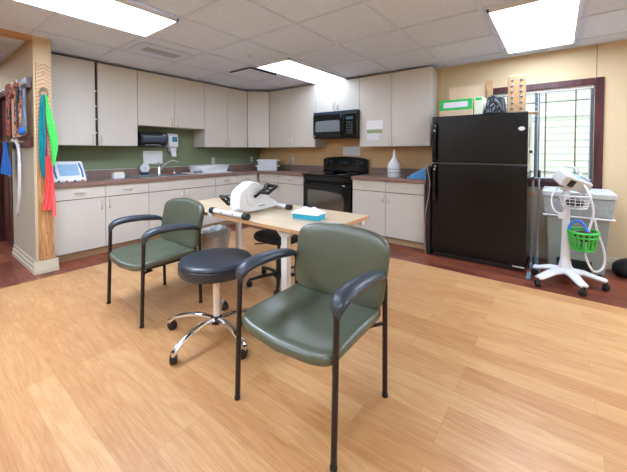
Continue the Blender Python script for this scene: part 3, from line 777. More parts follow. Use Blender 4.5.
# white flask and blue tray on the right counter
t = thing('white_diffuser_bottle', 'white bottle with a long thin neck on the counter beside the range', 'bottle', (-.37, -3.175, CZ1))
m = M(); m.lathe([(.001, 0), (.086, 0), (.090, .01), (.090, .15), (.082, .185), (.055, .225), (.032, .26), (.018, .30), (.012, .36), (.009, .39), (.001, .392)], 32); make('body', m, mat('milky_plastic', (220, 226, 230), .4), t)
m = M(); m.lathe([(.0905, .06), (.0912, .062), (.0912, .066), (.0905, .068)], 32); m.lathe([(.0905, .11), (.0912, .112), (.0912, .116), (.0905, .118)], 32); make('measuring_line', m, GREYC, t)
t = thing('blue_tray', 'light blue sloping plastic tray on the counter against the refrigerator', 'tray', (-.32, -3.58, CZ1))
m = M(); m.prism([(.15, .001), (-.125, .001), (-.125, .152), (-.115, .155), (.15, .018)], -.22, .18, 'x'); make('body', m, BLUEP, t, .006)
m = M(); m.prism([(.13, .045), (-.11, .172), (-.11, .158), (.13, .030)], -.16, .13, 'x'); make('lid_flap', m, mat('lighter_blue', (130, 190, 230), .4), t, .002)
m = M(); m.tube(smooth([(-.06, -3.30, .913), (-.05, -3.4, .95), (-.10, -3.5, .935), (-.08, -3.62, .93), (-.2, -3.70, .95)], 2), .005, 6)
tag(make('power_cord', m, BLACKP), 'black cord lying along the backsplash behind the blue tray', 'cord')
# black panel and cord between cabinet and fridge
tag(make('folded_mat', M().box(-.70, -.05, -3.722, -3.792, 0, 1.08), BLACKP, bevel=.02), 'narrow black padded panel standing in the gap left of the refrigerator', 'mat')
m = M(); m.tube(smooth([(-.715, -3.735, 1.12), (-.73, -3.77, 1.0), (-.74, -3.80, .86), (-.725, -3.755, .62), (-.715, -3.72, .42), (-.715, -3.73, .12), (-.715, -3.74, .006)], 3), .006, 6)
tag(make('power_cord', m, mat('tan_cord', (170, 140, 118), .5)), 'tan cord hanging down beside the refrigerator left edge', 'cord')

# ------------------------------------------------------------------ refrigerator
FX, FY0, FY1, FZ = -.709, -3.803, -4.768, 1.683
t = thing('refrigerator', 'tall black top-freezer refrigerator beside the window', 'refrigerator', (FX, (FY0 + FY1) / 2, 0), -PI / 2)
W = FY0 - FY1; h = W / 2
m = M(); m.box(-h + .004, h - .004, .07, .68, .03, FZ - .012); make('body', m, BLACKAP, t, .006)
m = M(); m.box(-h, h, 0, .064, 1.135, FZ); fd = make('freezer_door', m, BLACKAP, t, .012)
m = M(); m.box(-h, h, 0, .064, .06, 1.122); rd = make('refrigerator_door', m, BLACKAP, t, .012)
m = M(); m.box(-h + .02, h - .02, .03, .07, .005, .055); make('base_grille', m, BLACKP, t, .004)
m = M(); m.box(h - .12, h - .01, -.002, .03, .045, .058); make('hinge_trim', m, NICKEL, t, .002)
m = M(); m.tube(smooth([(-h + .05, 0.0, 1.60), (-h + .045, -.045, 1.57), (-h + .045, -.05, 1.40), (-h + .045, -.045, 1.19), (-h + .05, .0, 1.165)], 2), .018, 10); make('handle', m, BLACKG, fd)
m = M(); m.tube(smooth([(-h + .05, 0.0, 1.10), (-h + .045, -.045, 1.08), (-h + .045, -.05, .9), (-h + .045, -.045, .70), (-h + .05, .0, .67)], 2), .018, 10); make('handle', m, BLACKG, rd)
m = M(); m.box(-h + .02, h, .004, .010, 1.1225, 1.1345); make('door_gap_trim', m, mat('dark_gasket', (70, 72, 74), .4), rd)
m = M(); m.lathe([(.001, 0), (.03, 0), (.028, -.004), (.001, -.004)], 24, (0, 0, 0), 'y'); m.xf(Matrix.Translation((h - .055, -.0002, 1.505)) @ Matrix.Diagonal((1, 1, .72, 1))); make('oval_badge', m, OFFW, fd)
# feet
for x in (-h + .06, h - .06):
    for y in (.1, .62):
        m = M(); m.lathe([(.001, 0), (.02, 0), (.02, .03), (.001, .03)], 12, (x, y, 0)); make('foot', m, RUBBER, t)
# papers on the side
t = thing('taped_papers', 'pale papers taped on the window side of the refrigerator', 'paper', (-.4, FY1 + .003, 1.35), 0)
m = M(); m.box(-.26, .30, -.0035, 0, -.30, .32); make('sheet', m, mat('pale_green_paper', (205, 216, 200), .5), t)
m = M(); m.box(-.20, -.05, -.006, -.0036, -.05, .18); make('brown_card', m, mat('brown_card', (150, 100, 70), .5), t)
m = M(); m.box(-.12, .05, -.03, -.0036, -.10, -.07); make('magnet_clip', m, BLACKP, t, .003)
m = M(); m.box(-.25, -.1, -.006, -.0036, -.28, -.10); make('orange_card', m, mat('pinkish_card', (205, 150, 120), .5), t)
# things on the fridge top
zt = FZ
t = thing('cardboard_box', 'long cardboard box with green edged white label on the refrigerator', 'box', (-.52, -4.03, zt))
m = M(); m.box(-.10, .14, -.20, .17, 0, .20); make('carton', m, CARD, t, .003)
m = M(); m.box(-.103, -.1005, -.20, .17, .075, .198); lb = make('green_label', m, GREENL, t)
m = M(); m.box(-.1045, -.0912, -.15, .12, .105, .168); make('white_label', m, mat('label_white', (222, 222, 232), .5), lb)
t = thing('document_box', 'pale plastic box of papers between the label box and the bag', 'box', (-.48, -4.285, zt))
m = M(); m.box(-.12, .1, -.045, .045, 0, .21); make('carton', m, mat('pale_green_carton', (214, 218, 196), .5), t, .003)
m = M(); m.box(-.122, -.1205, -.035, .03, .17, .20); make('green_tab', m, GREENL, t)
t = thing('patterned_bag', 'black bag with white pattern slumped on the refrigerator top', 'bag', (-.55, -4.435, zt))
m = M(); m.taper((-.10, .10, -.125, .10), (-.05, .05, -.03, .05), 0, .215); m.v = m.v; make('pouch', m, BAG, t, .025)
m = M(); m.tube(smooth([(-.085, .06, .04), (-.085, .03, .12), (-.07, -.0, .165), (-.08, -.05, .10), (-.095, -.10, .03)], 2), .006, 8); make('strap', m, BLACKP, t)
m = M(); m.taper((-.095, .09, -.128, -.06), (-.05, .05, -.10, -.04), 0, .19); make('side_pocket', m, BLACKP, t, .02)
t = thing('pegboard_panel', 'pale wooden board with two columns of silver pegs standing on the refrigerator', 'board', (-.60, -4.655, zt))
m = M(); m.box(-.012, .012, -.083, .083, 0, .40); make('board', m, LWOOD, t, .01)
for r in range(6):
    for c in (-.042, .042):
        m = M(); m.lathe([(.001, 0), (.014, 0), (.012, -.012), (.001, -.016)], 12, (-.0122, c, .05 + r * .06), 'x'); make('peg', m, mat('blue_grey_peg', (110, 128, 140), .4), t)
tag(make('panel_board', M().box(-.20, -.18, -3.86, -4.30, zt - .0, zt + .42), CARD, bevel=.003), 'large tan panel standing at the back of the refrigerator top', 'board')
tag(make('wooden_board', M().box(-.24, -.21, -4.315, -4.375, zt, zt + .45), LWOOD, bevel=.003), 'narrow wooden slat upright behind the patterned bag', 'board')
tag(make('wooden_tray', M().box(-.66, -.45, -4.70, -4.84, zt + .0, zt + .012), OAK, bevel=.004), 'flat wooden piece overhanging the refrigerator top at the window side', 'board')
o = bpy.data.objects['wooden_tray']; o.location.x = .16

# ------------------------------------------------------------------ partition post board, bands, racks
t = thing('plywood_board', 'tall narrow plywood board with bold grain bolted to the wall end', 'board', (-3.72, -.772, 0))
m = M(); m.box(-3.785, -3.662, -.789, -.7705, .14, 2.17); m.mi = m.mi; o = make('board', m, PLY, t, .003, True)
for z in (2.07, .70, .42, .19):
    m = M(); m.lathe([(.001, 0), (.012, 0), (.011, -.006), (.004, -.016), (.001, -.017)], 14, (-3.724, -.7892, z), 'y'); make('bolt', m, CHROME, t, 0, True)
t = thing('carabiner_hook', 'silver carabiner hook at the top of the plywood board holding the bands', 'hook', (-3.728, -.795, 1.86))
m = M(); m.tube([(.030 * math.cos(a * PI / 8), -.014, .058 * math.sin(a * PI / 8) + .0) for a in range(16)], .009, 8, True); make('ring', m, CHROME, t)
m = M(); m.tube([(0, .006, .03), (0, -.014, .03)], .008, 8); make('stud', m, CHROME, t)
def band(name, pts, width, mt, lab, fold=.012, seed=0, cat='exercise band'):
    rnd = random.Random(seed); P = smooth(pts, 2)
    cum = [0]
    for a, b in zip(P, P[1:]): cum.append(cum[-1] + (b - a).length)
    def at(v):
        s_ = v * cum[-1]
        for i in range(len(cum) - 1):
            if s_ <= cum[i + 1]: k = (s_ - cum[i]) / max(1e-9, cum[i + 1] - cum[i]); return P[i].lerp(P[i + 1], k)
        return P[-1]
    ph = rnd.random() * 6
    def fn(u, v):
        c = at(v); w_ = width(v) if callable(width) else width
        x = (u - .5) * w_; k = 2 * PI * 2.2
        off = fold * math.sin(k * u + ph + v * 5) * min(1, w_ / .05)
        return (c.x + x, c.y - abs(fold) + off, c.z), (-k * off / max(w_, .01) * .02, -1, 0)
    m = M(); m.shell(fn, 14, 26, .003)
    o = make(name, m, mt, ang=80); tag(o, lab, cat); return o
yb = -.81
band('resistance_band', [(-3.735, yb, 1.85), (-3.745, yb, 1.70), (-3.750, yb, 1.45), (-3.757, yb, 1.10), (-3.738, yb, 1.00)], lambda v: .030 + .026 * math.sin(PI * v), TEAL, 'teal exercise band hanging at the left from the carabiner hook', seed=1)
band('resistance_band', [(-3.715, yb - .012, 1.85), (-3.70, yb - .012, 1.72), (-3.672, yb - .012, 1.50), (-3.652, yb - .012, 1.35), (-3.665, yb - .012, 1.12)], lambda v: .018 + .052 * math.sin(PI * min(1, v * .95)) ** 1.5, LIME, 'lime green exercise band hanging at the right from the carabiner hook', seed=2)
band('resistance_band', [(-3.722, yb + .006, 1.85), (-3.72, yb + .006, 1.6), (-3.722, yb + .006, 1.35), (-3.72, yb + .004, 1.12)], lambda v: .014 + .018 * v, MAGENTA, 'dark magenta exercise band hanging in the middle of the bands', seed=3, fold=.006)
band('resistance_band', [(-3.712, yb - .004, 1.22), (-3.706, yb - .004, 1.05), (-3.705, yb - .004, .85), (-3.722, yb - .004, .66)], lambda v: .035 + .05 * v, CORAL, 'coral red exercise band knotted at the bottom of the hanging bands', seed=4)
band('resistance_band', [(-3.685, yb + .004, 1.15), (-3.672, yb + .004, .9), (-3.662, yb + .004, .74), (-3.66, yb + .004, .58)], .034, mat('pink_band', (240, 120, 120), .5), 'pink exercise band tail beside the coral band', seed=5, fold=.006)

def rack(z0, z1, y0, y1, lab):
    t = thing('coat_rack', lab, 'rack', (-3.801, y0, z0))
    m = M(); m.box(-3.845, -3.801, y0, y1, z0, z1); make('rail', m, MAHOG, t, .003, True)
    n = 6
    for k in range(n):
        y = y0 + .08 + k * (y1 - y0 - .16) / (n - 1)
        m = M(); m.tube(smooth([(-3.845, y, z0 + .05), (-3.90, y, z0 + .05), (-3.915, y, z0 + .08)], 2), .006, 8); make('peg', m, CHROME, t, 0, True)
rack(1.915, 2.025, -.73, .28, 'upper mahogany rack rail with hooks on the passage side of the wall end')
rack(1.315, 1.425, -.73, .27, 'lower mahogany rack rail with hooks, holding the blue cloth and white hose')
def hang(name, y, z1, z0, w, mt, lab, x=-3.90, seed=0, cat='strap', wb=None):
    wb = wb or w
    def fn(u, v):
        ww = w + (wb - w) * v; k = 2 * PI * 1.5
        return (x + .012 * math.sin(k * u + seed + 3 * v), y + (u - .5) * ww + .01 * math.sin(v * 9 + seed), z1 + (z0 - z1) * v), (-1, .3 * math.cos(k * u + seed), 0)
    m = M(); m.shell(fn, 10, 20, .004); return tag(make(name, m, mt, ang=80), lab, cat)
hang('gait_belt', -.56, 1.985, 1.42, .16, ROPE, 'orange and red patterned gait belts hanging from the upper rack, nearest its right end', seed=1, wb=.27, x=-3.89)
hang('gait_belt', -.32, 1.985, 1.44, .13, STRAPS, 'grey and red patterned straps hanging from the upper rack, left of the orange belts', seed=2, wb=.27, x=-3.92)
hang('gait_belt', -.645, 1.93, 1.50, .03, mat('black_grey_strap', (60, 64, 68), .7), 'dark grey strap hanging from the upper rack beside the wrist brace', seed=3)
hang('wrist_brace', -.71, 1.90, 1.46, .085, mat('grey_blue_brace', (120, 134, 152), .8, var=.2), 'grey blue brace hanging at the right end of the upper rack', seed=4, cat='brace', x=-3.865)
t = hang('blue_cloth', .03, 1.375, 1.00, .30, BLUE, 'bright blue cloth hanging from the left end of the lower rack', seed=5, cat='cloth', wb=.44)
m = M(); m.ball((-3.885, -.70, 1.475), .04, sc=(.7, 1, 1)); tag(make('blue_ball', m, BLUE), 'small blue ball resting above the lower rack under the brace', 'ball')
m = M(); m.tube(smooth([(-3.905, -.40, 1.385), (-3.89, -.50, 1.37), (-3.885, -.56, 1.30), (-3.88, -.55, 1.05), (-3.875, -.48, .80), (-3.87, -.36, .62), (-3.865, -.27, .555)], 3), .015, 10)
tag(make('white_hose', m, WHITE), 'white flexible hose hanging from the lower rack down the cream wall', 'hose')
# door beyond the partition end
m = M(); m.box(-3.80 - .012, -3.652, .29, .37, 0, 2.06); m.box(-3.812, -3.652, 1.17, 1.25, 0, 2.06); m.box(-3.812, -3.652, .37, 1.17, 1.98, 2.06)
dr = struct('door_1', m, MAHOG, .003)
m = M(); m.box(-3.76, -3.715, .373, 1.167, .008, 1.977); lf = make('door_leaf', m, MAHOGD, dr, .003)
for (a, b, c, d_) in ((.46, .74, .2, .9), (.80, 1.08, .2, .9), (.46, .74, 1.05, 1.85), (.80, 1.08, 1.05, 1.85)):
    m = M(); m.box(-3.768, -3.76, a, b, c, d_); make('door_panel', m, MAHOGD, lf, .004)
m = M(); m.lathe([(.001, 0), (.028, 0), (.03, -.02), (.015, -.05), (.001, -.05)], 16, (-3.765, .43, .97), 'x'); make('knob', m, NICKEL, lf)

# ------------------------------------------------------------------ arm chairs
def superell(a, b, p, n=48, f=None):
    out = []
    for i in range(n):
        t_ = 2 * PI * i / n; c, s_ = math.cos(t_), math.sin(t_)
        x = a * math.copysign(abs(c) ** (2 / p), c); y = b * math.copysign(abs(s_) ** (2 / p), s_)
        out.append(f(x, y) if f else (x, y))
    return out
def arm_chair(label, loc):
    t = thing('armchair', label, 'chair', loc, 0, 'green vinyl armchairs')
    W = .297
    def sh(x, y):
        k = (x + .26) / .52               # 0 front .. 1 back
        yy = y * (1.0 - .03 * max(0, k)) - .008
        xx = x - (.032 * (1 - (y / .285) ** 2) if x < 0 else 0)
        return (xx + (.002 if x > 0 else -.008), yy)
    m = M()
    out = superell(.240, .291, 10, 88, sh)
    m.cushion(out, .398, .449, .022, None, -.010)
    for p in m.v:                          # waterfall front, raised sides
        f = max(0, (-.08 - p.x) / .2); p.z -= .024 * f * f
        p.z += .014 * (p.y / .28) ** 2
        g = max(0, (p.x - .12) / .1); p.z += .008 * g
    seat = make('seat', m, GREENV, t, ang=50)
    m = M(); m.box(-.17, .19, -.22, .22, .372, .392); make('seat_pan', m, BLACKP, t, .006)
    H0, H1 = .450, .828; hb = (H1 - H0) / 2
    def bf(y, z):
        zz = z / hb
        y2 = y * (.93 + .07 * min(1, (zz + 1) / 1.2))
        top = .040 * (1 - (y / .30) ** 2) if z > 0 else -.008 * (1 - (y / .3) ** 2)
        return (y2, z + top)
    outl = superell(.303, hb - .012, 8.5, 80, bf)
    m = M(); m.cushion(outl, -.022, .030, .022, None, .010)
    cz = (H0 + H1) / 2
    for p in m.v:
        y, z, d = p.x, p.y, p.z          # d>0 is the sitting side (towards -x)
        bend = .030 * (y / .3) ** 2
        p.x, p.y, p.z = .262 + z * .20 - d - bend, y - .010, cz - .01 + z
    make('backrest', m, GREENV, t, ang=50)
    R = .0135
    for s_ in (-1, 1):
        y = s_ * W
        m = M(); m.tube([(-.240, y, 0), (-.239, y, .012), (-.230, y, .3), (-.220, y, .595)] + [(p[0], p[1], p[2]) for p in arc((-.166, .605), .055, PI, PI / 2 + .1, 6, 'xz', y)] + [(-.05, y, .664)], R, 12)
        leg = make('leg', m, BLACKM, t)
        m = M(); m.lathe([(.001, 0), (.0155, 0), (.0155, .015), (.001, .016)], 14, (-.240, y, 0)); make('foot_cap', m, RUBBER, leg)
        m = M(); m.tube([(.236, y, 0), (.236, y, .012), (.232, y, .3), (.230, y, .585)] + [(p[0], p[1], p[2]) for p in arc((.185, .595), .045, 0, PI / 2 - .1, 6, 'xz', y)] + [(.05, y, .656)], R, 12)
        leg = make('leg', m, BLACKM, t)
        m = M(); m.lathe([(.001, 0), (.0155, 0), (.0155, .015), (.001, .016)], 14, (.236, y, 0)); make('foot_cap', m, RUBBER, leg)
        arm = [(-.220, y, .602), (-.219, y, .62), (-.212, y, .642), (-.192, y, .662), (-.15, y, .673), (-.09, y, .678), (.0, y, .676), (.08, y, .670), (.15, y, .660), (.205, y, .640)]
        P = smooth(arm, 2); k = len(P); rs = []
        for i in range(k):
            a = i / (k - 1); rs.append(.0165 + .0225 * max(0, math.sin(PI * min(1, max(0, (a - .10) / .92)))) ** .75)
        m = M(); m.tube(P, rs, 18, sq=(.72, 1.22)); make('armrest', m, BLACKV, t, ang=60)
    for (x, zz) in ((-.14, .372), (.16, .372)):
        m = M(); m.box(x - .012, x + .012, -.235, .235, zz - .012, zz); make('cross_bar', m, BLACKM, t, .002)
    for s_ in (-1, 1):
        m = M(); m.tube([(-.236, s_ * W, .385), (-.17, s_ * .25, .375), (-.14, s_ * .22, .366)], .009, 8); make('seat_bracket', m, BLACKM, t)
        m = M(); m.tube([(.233, s_ * W, .385), (.19, s_ * .25, .375), (.16, s_ * .22, .366)], .009, 8); make('seat_bracket', m, BLACKM, t)
        m = M(); m.tube(smooth([(.232, s_ * W, .50), (.245, s_ * W * .93, .51), (.262, s_ * .22, .53)], 1), .009, 8); make('back_bracket', m, BLACKM, t)
    return t
ch = arm_chair('large olive green vinyl armchair nearest the camera, with black arms', (-3.367, -4.022, 0))
c2 = copy_tree(ch); c2.location = (-3.362, -2.357, 0)
c2['label'] = 'olive green vinyl armchair at the left in front of the sink cabinets'

# ------------------------------------------------------------------ rolling stool
def caster(t, x, y, ang, r=.026, mt=BLACKP):
    T = Matrix.Translation((x, y, 0)) @ Matrix.Rotation(ang, 4, 'Z')
    m = M()
    for s_ in (-1, 1): m.lathe([(.001, s_ * .004), (r, s_ * .004), (r, s_ * .017), (r * .8, s_ * .021), (.001, s_ * .021)], 20, (-.012, 0, r), 'y')
    m.xf(T); w = make('caster', m, mt, t)
    m = M(); m.tube([(-.012, -.022, r), (-.012, .022, r)], .005, 8)
    m.box(-.022, .012, -.004, .004, r, r * 2 + .004); m.lathe([(.001, r * 1.6), (.009, r * 1.6), (.009, r * 2 + .02), (.001, r * 2 + .02)], 12, (0, 0, 0)); m.xf(T); make('fork', m, mt, w)
t = thing('rolling_stool', 'round black vinyl rolling stool with a chrome five-star base', 'stool', (-3.325, -3.155, 0))
m = M(); rs = .245
m.lathe([(.001, .445), (rs - .03, .445), (rs - .008, .452), (rs, .466), (rs, .50), (rs - .003, .512), (rs - .006, .515), (rs - .003, .518), (rs - .002, .522), (rs - .01, .534), (rs - .03, .541), (rs - .08, .546), (.08, .549), (.001, .549)], 56); make('seat', m, mat('black_stool_vinyl', (34, 44, 54), .34, bump=.1, bscale=260, spec=.6), t, ang=50)
m = M(); m.box(-.13, .13, -.09, .09, .43, .445); m.tube([(.09, .05, .432), (.19, .12, .428)], .006, 8); make('mount_plate', m, NICKEL, t, .003)
m = M(); m.lathe([(.001, .30), (.013, .30), (.013, .43), (.001, .43)], 20); make('piston', m, CHROME, t)
m = M(); m.lathe([(.001, .37), (.021, .37), (.021, .395), (.001, .395)], 20); make('collar', m, BLACKP, t)
m = M(); m.lathe([(.001, .09), (.024, .09), (.024, .372), (.001, .372)], 24); make('column', m, mat('polished_column', (232, 226, 220), .25, .6), t)
m = M(); m.lathe([(.001, .085), (.04, .085), (.046, .10), (.04, .125), (.026, .135), (.001, .135)], 24); make('hub', m, BLACKP, t)
for k in range(5):
    a = math.radians(190 + 72 * k); c, s_ = math.cos(a), math.sin(a); R0 = .352
    m = M(); pts = smooth([(.03 * c, .03 * s_, .115), (.12 * c, .12 * s_, .132), (.22 * c, .22 * s_, .122), (.31 * c, .31 * s_, .098), (R0 * c, R0 * s_, .062)], 2)
    m.tube(pts, .019, 10, sq=(.8, 1.15)); m.lathe([(.001, .05), (.014, .05), (.014, .075), (.001, .078)], 14, (R0 * c, R0 * s_, 0)); lg = make('leg', m, CHROME, t)
    caster(t, R0 * c, R0 * s_, a + .8, .031)

# ------------------------------------------------------------------ table
TX0, TX1, TY0, TY1, TZ = -3.04, -2.30, -3.79, -1.96, .742
t = thing('table', 'pale wood topped therapy table on white metal legs', 'table', ((TX0 + TX1) / 2, (TY0 + TY1) / 2, 0))
m = M(); m.box(TX0 + .002, TX1 - .002, TY0 + .002, TY1 - .002, TZ - .026, TZ); make('tabletop', m, TABLE, t, .003, True)
m = M()
for (a, b, c, d_) in ((TX0, TX0 + .002, TY0, TY1), (TX1 - .002, TX1, TY0, TY1), (TX0, TX1, TY0, TY0 + .002), (TX0, TX1, TY1 - .002, TY1)): m.box(a - .001, b + .001, c - .001, d_ + .001, TZ - .027, TZ - .002)
make('edge_band', m, TEDGE, t, 0, True)
for (x, y) in ((TX0 + .07, -3.48), (TX1 - .07, -3.48), (TX0 + .07, -2.22), (TX1 - .07, -2.22)):
    m = M(); m.box(x - .022, x + .022, y - .028, y + .028, .03, TZ - .05); lg = make('leg', m, WHITEM, t, .004, True)
    m = M(); m.prism([(y - .075, TZ - .027), (y - .07, TZ - .05), (y - .028, TZ - .085), (y + .028, TZ - .085), (y + .07, TZ - .05), (y + .075, TZ - .027)], x - .024, x + .024, 'x'); make('bracket', m, WHITEM, lg, .003, True)
    m = M(); m.lathe([(.001, 0), (.022, 0), (.02, .012), (.008, .015), (.008, .03), (.001, .03)], 16, (x, y, 0)); make('glide', m, OFFW, lg, 0, True)
    for k in range(5 if y < -3 else 0):
        pass
m = M(); m.box(-2.40, -2.36, TY0 + .01, TY0 + .09, TZ - .065, TZ - .027); make('latch', m, WHITEM, t, .003, True)
m = M(); m.box(TX0 - .006, TX0 - .001, -2.64, -2.70, TZ - .03, TZ - .002); make('white_tag', m, WHITE, t, .001, True)
for s_ in (TX0 + .10, TX1 - .10):
    m = M(); m.box(s_ - .012, s_ + .012, -3.50, -2.20, TZ - .055, TZ - .027); make('under_rail', m, BLACKP if False else WHITEM, t, .002, True)

# pedal exerciser
ex, ey, ez = -2.80, -2.93, TZ
t = thing('pedal_exerciser', 'white tabletop pedal exerciser with black pedals on the table', 'exercise machine', (ex, ey, ez))
prof = [(-.185, .025), (-.185, .15), (-.165, .20), (-.10, .235), (-.055, .268), (.01, .268), (.065, .225), (.10, .17), (.16, .11), (.245, .072), (.25, .045), (.18, .022)]
P = [(p.x, p.y) for p in [Vector((a, b, 0)) for a, b in prof]]
# round the outline a little
Q = []
for i in range(len(P)):
    a, b = P[i], P[(i + 1) % len(P)]; Q += [(a[0] * .75 + b[0] * .25, a[1] * .75 + b[1] * .25), (a[0] * .25 + b[0] * .75, a[1] * .25 + b[1] * .75)]
m = M(); m.prism(Q, -.062, .062, 'y'); make('housing', m, WHITE, t, .016, ang=50)
for s_ in (-1, 1):
    m = M(); m.lathe([(.001, 0), (.085, 0), (.082, s_ * .006), (.03, s_ * .008), (.001, s_ * .008)], 36, (-.03, s_ * .0625, .15), 'y'); make('side_disc', m, WHITEM, t)
m = M(); m.box(.02, .09, -.0645, -.0628, .055, .066); make('nameplate', m, GREYC, t)
m = M(); m.tube([(-.235, -.195, .026), (-.235, .225, .026)], .021, 16); b1 = make('front_stabilizer', m, WHITEM, t)
for y in (-.195, .225):
    m = M(); m.lathe([(.001, -.025), (.026, -.025), (.026, .025), (.001, .025)], 18, (-.235, y, .026), 'y'); make('end_cap', m, RUBBER, b1)
for y in (-.06, .08):
    m = M(); m.ball((-.257, y, .03), .006); make('screw', m, BLACKP, b1)
m = M(); m.tube([(.285, -.17, .024), (.285, .17, .024)], .019, 16); b1 = make('rear_stabilizer', m, WHITEM, t)
for y in (-.17, .17):
    m = M(); m.lathe([(.001, -.025), (.024, -.025), (.024, .025), (.001, .025)], 18, (.285, y, .024), 'y'); make('end_cap', m, RUBBER, b1)
m = M(); m.tube([(-.235, 0, .03), (-.10, 0, .06)], .018, 12); m.tube([(.2, 0, .05), (.285, 0, .028)], .018, 12); make('frame_tube', m, WHITEM, t)
def pedal(s_, dx, dz, tilt):
    y0 = s_ * .071
    m = M(); m.tube([(-.03, s_ * .06, .15), (-.03, y0 + s_ * .012, .15)], .013, 12); m.tube([(-.03, y0 + s_ * .012, .15), (-.03 + dx, y0 + s_ * .022, .15 + dz)], .011, 10)
    ck = make('crank_arm', m, BLACKP, t)
    T = Matrix.Translation((-.03 + dx, y0 + s_ * .075, .15 + dz)) @ Matrix.Rotation(tilt, 4, 'Y')
    m = M(); 
    for xx in (-.055, .055): m.box(xx - .009, xx + .009, -.052, .052, -.012, .012, T)
    for yy in (-.047, .047): m.box(-.06, .06, yy - .008, yy + .008, -.011, .011, T)
    m.box(-.007, .007, -.055, .045, -.006, .006, T); pd = make('pedal', m, BLACKP, t, .003)
    m = M(); st = [T @ Vector((.047 * math.cos(a), s_ * 0 + 0, .0)) for a in (0,)]
    pts = [T @ Vector((-.05 + .10 * i / 8, 0, .008 + .045 * math.sin(PI * i / 8))) for i in range(9)]
    m.tube(pts, .012, 8, sq=(.3, 1.6)); make('toe_strap', m, BLACKP, pd)
pedal(-1, .085, .055, -.45)
pedal(1, -.115, -.045, .75)
m = M(); m.lathe([(.001, 0), (.014, 0), (.018, .02), (.014, .03), (.001, .032)], 14, (.14, .0, .165)); m.tube([(.13, 0, .15), (.14, 0, .17)], .006); make('tension_knob', m, BLACKP, t)

# tissue box
t = thing('wipes_packet', 'open cyan box with white tissues bulging out on the table', 'tissue box', (-2.70, -3.475, TZ), math.radians(8))
m = M(); m.box(-.06, .06, -.115, .115, 0, .045); make('box', m, TAL, t, .006)
m = M()
rnd = random.Random(3)
def tf(u, v):
    x = (u - .5) * .15; y = (v - .5) * .24; r = max(0, 1 - (2 * u - 1) ** 2) * max(0, 1 - (2 * v - 1) ** 2)
    return (x, y, .046 + .035 * r ** .6 + .010 * math.sin(9 * u + 7 * v) * r + .008 * math.sin(17 * v - 6 * u) * r), (0, 0, 1)
m.shell(tf, 18, 22, .003); make('tissue', m, TISSUE, t, ang=80)

# black task stool under the table
t = thing('task_stool', 'black rolling task stool tucked under the table', 'stool', (-2.43, -2.89, 0))
m = M(); m.cushion(superell(.20, .235, 2.8, 40), .42, .485, .03, None, .008); make('seat', m, mat('black_fabric', (26, 27, 30), .8), t, ang=60)
m = M(); m.box(-.09, .09, -.09, .09, .40, .42); m.tube([(-.05, .0, .405), (-.14, .09, .395), (-.20, .12, .40)], .007, 8); make('mechanism', m, BLACKP, t, .004)
m = M(); m.lathe([(.001, .10), (.026, .10), (.026, .27), (.015, .275), (.015, .41), (.001, .41)], 20); make('column', m, BLACKP, t)
m = M(); m.lathe([(.001, .06), (.045, .06), (.045, .115), (.001, .12)], 20); make('hub', m, BLACKP, t)
for k in range(5):
    a = math.radians(150 + 72 * k); c, s_ = math.cos(a), math.sin(a); R0 = .29
    m = M(); m.tube([(.03 * c, .03 * s_, .09), (.15 * c, .15 * s_, .088), (R0 * c, R0 * s_, .068)], [.022, .019, .015], 8, sq=(.8, 1.1)); make('leg', m, BLACKP, t)
    caster(t, R0 * c, R0 * s_, a + .8)

# waste bin under table
t = thing('waste_basket', 'brown waste basket with a clear liner behind the rolling stool', 'bin', (-2.53, -1.94, 0))
m = M(); m.taper((-.14, .14, -.09, .09), (-.18, .18, -.12, .12), 0, .385, caps=False); o = make('basket', m, BASKETP, t); md = o.modifiers.new('s', 'SOLIDIFY'); md.thickness = .005
m = M()
def lf_(u, v):
    a = 2 * PI * u; c, s_ = math.cos(a), math.sin(a); k = (abs(c) ** 4 + abs(s_) ** 4) ** -.25
    rx, ry = (.185, .126); q = [1.0, 1.03, 1.0, .9, .8][min(4, int(v * 4.99))]; z = [.33, .385, .40, .36, .28][min(4, int(v * 4.99))]
    return (rx * c * k * q, ry * s_ * k * q, z + .006 * math.sin(13 * a))
m.surf(lf_, 48, 4); o = make('liner', m, LINER, t, ang=80)

# ------------------------------------------------------------------ corner by the window
# grey roll-out bin
t = thing('linen_hamper', 'tall pale grey bin with a white lid under the window', 'bin', (-.33, -5.17, 0))
m = M(); m.taper((-.42, -.12, -4.945, -5.40), (-.54, -.09, -4.915, -5.435), .03, .80, caps=True); make('body', m, GREYP, t, .02, True)
m = M(); m.taper((-.535, -.085, -4.91, -5.44), (-.555, -.07, -4.895, -5.455), .62, .80, True); make('liner_cuff', m, LINER, t, .012, True)
m = M(); m.box(-.565, -.06, -4.888, -5.465, .80, .865); make('lid', m, mat('pale_lid', (190, 198, 198), .5), t, .018, True)
m = M(); m.tube([(-.54, -4.915, .60), (-.56, -4.90, .615), (-.56, -5.45, .615), (-.10, -5.45, .615)], .009, 8); make('rim_bar', m, WHITE, t, 0, True)
m = M(); m.box(-.45, -.425, -5.02, -5.30, .03, .16); make('pedal_plate', m, BLACKP, t, .01, True)
m = M(); m.box(-.40, -.14, -4.96, -5.38, 0, .03); make('base', m, RUBBER, t, .004, True)

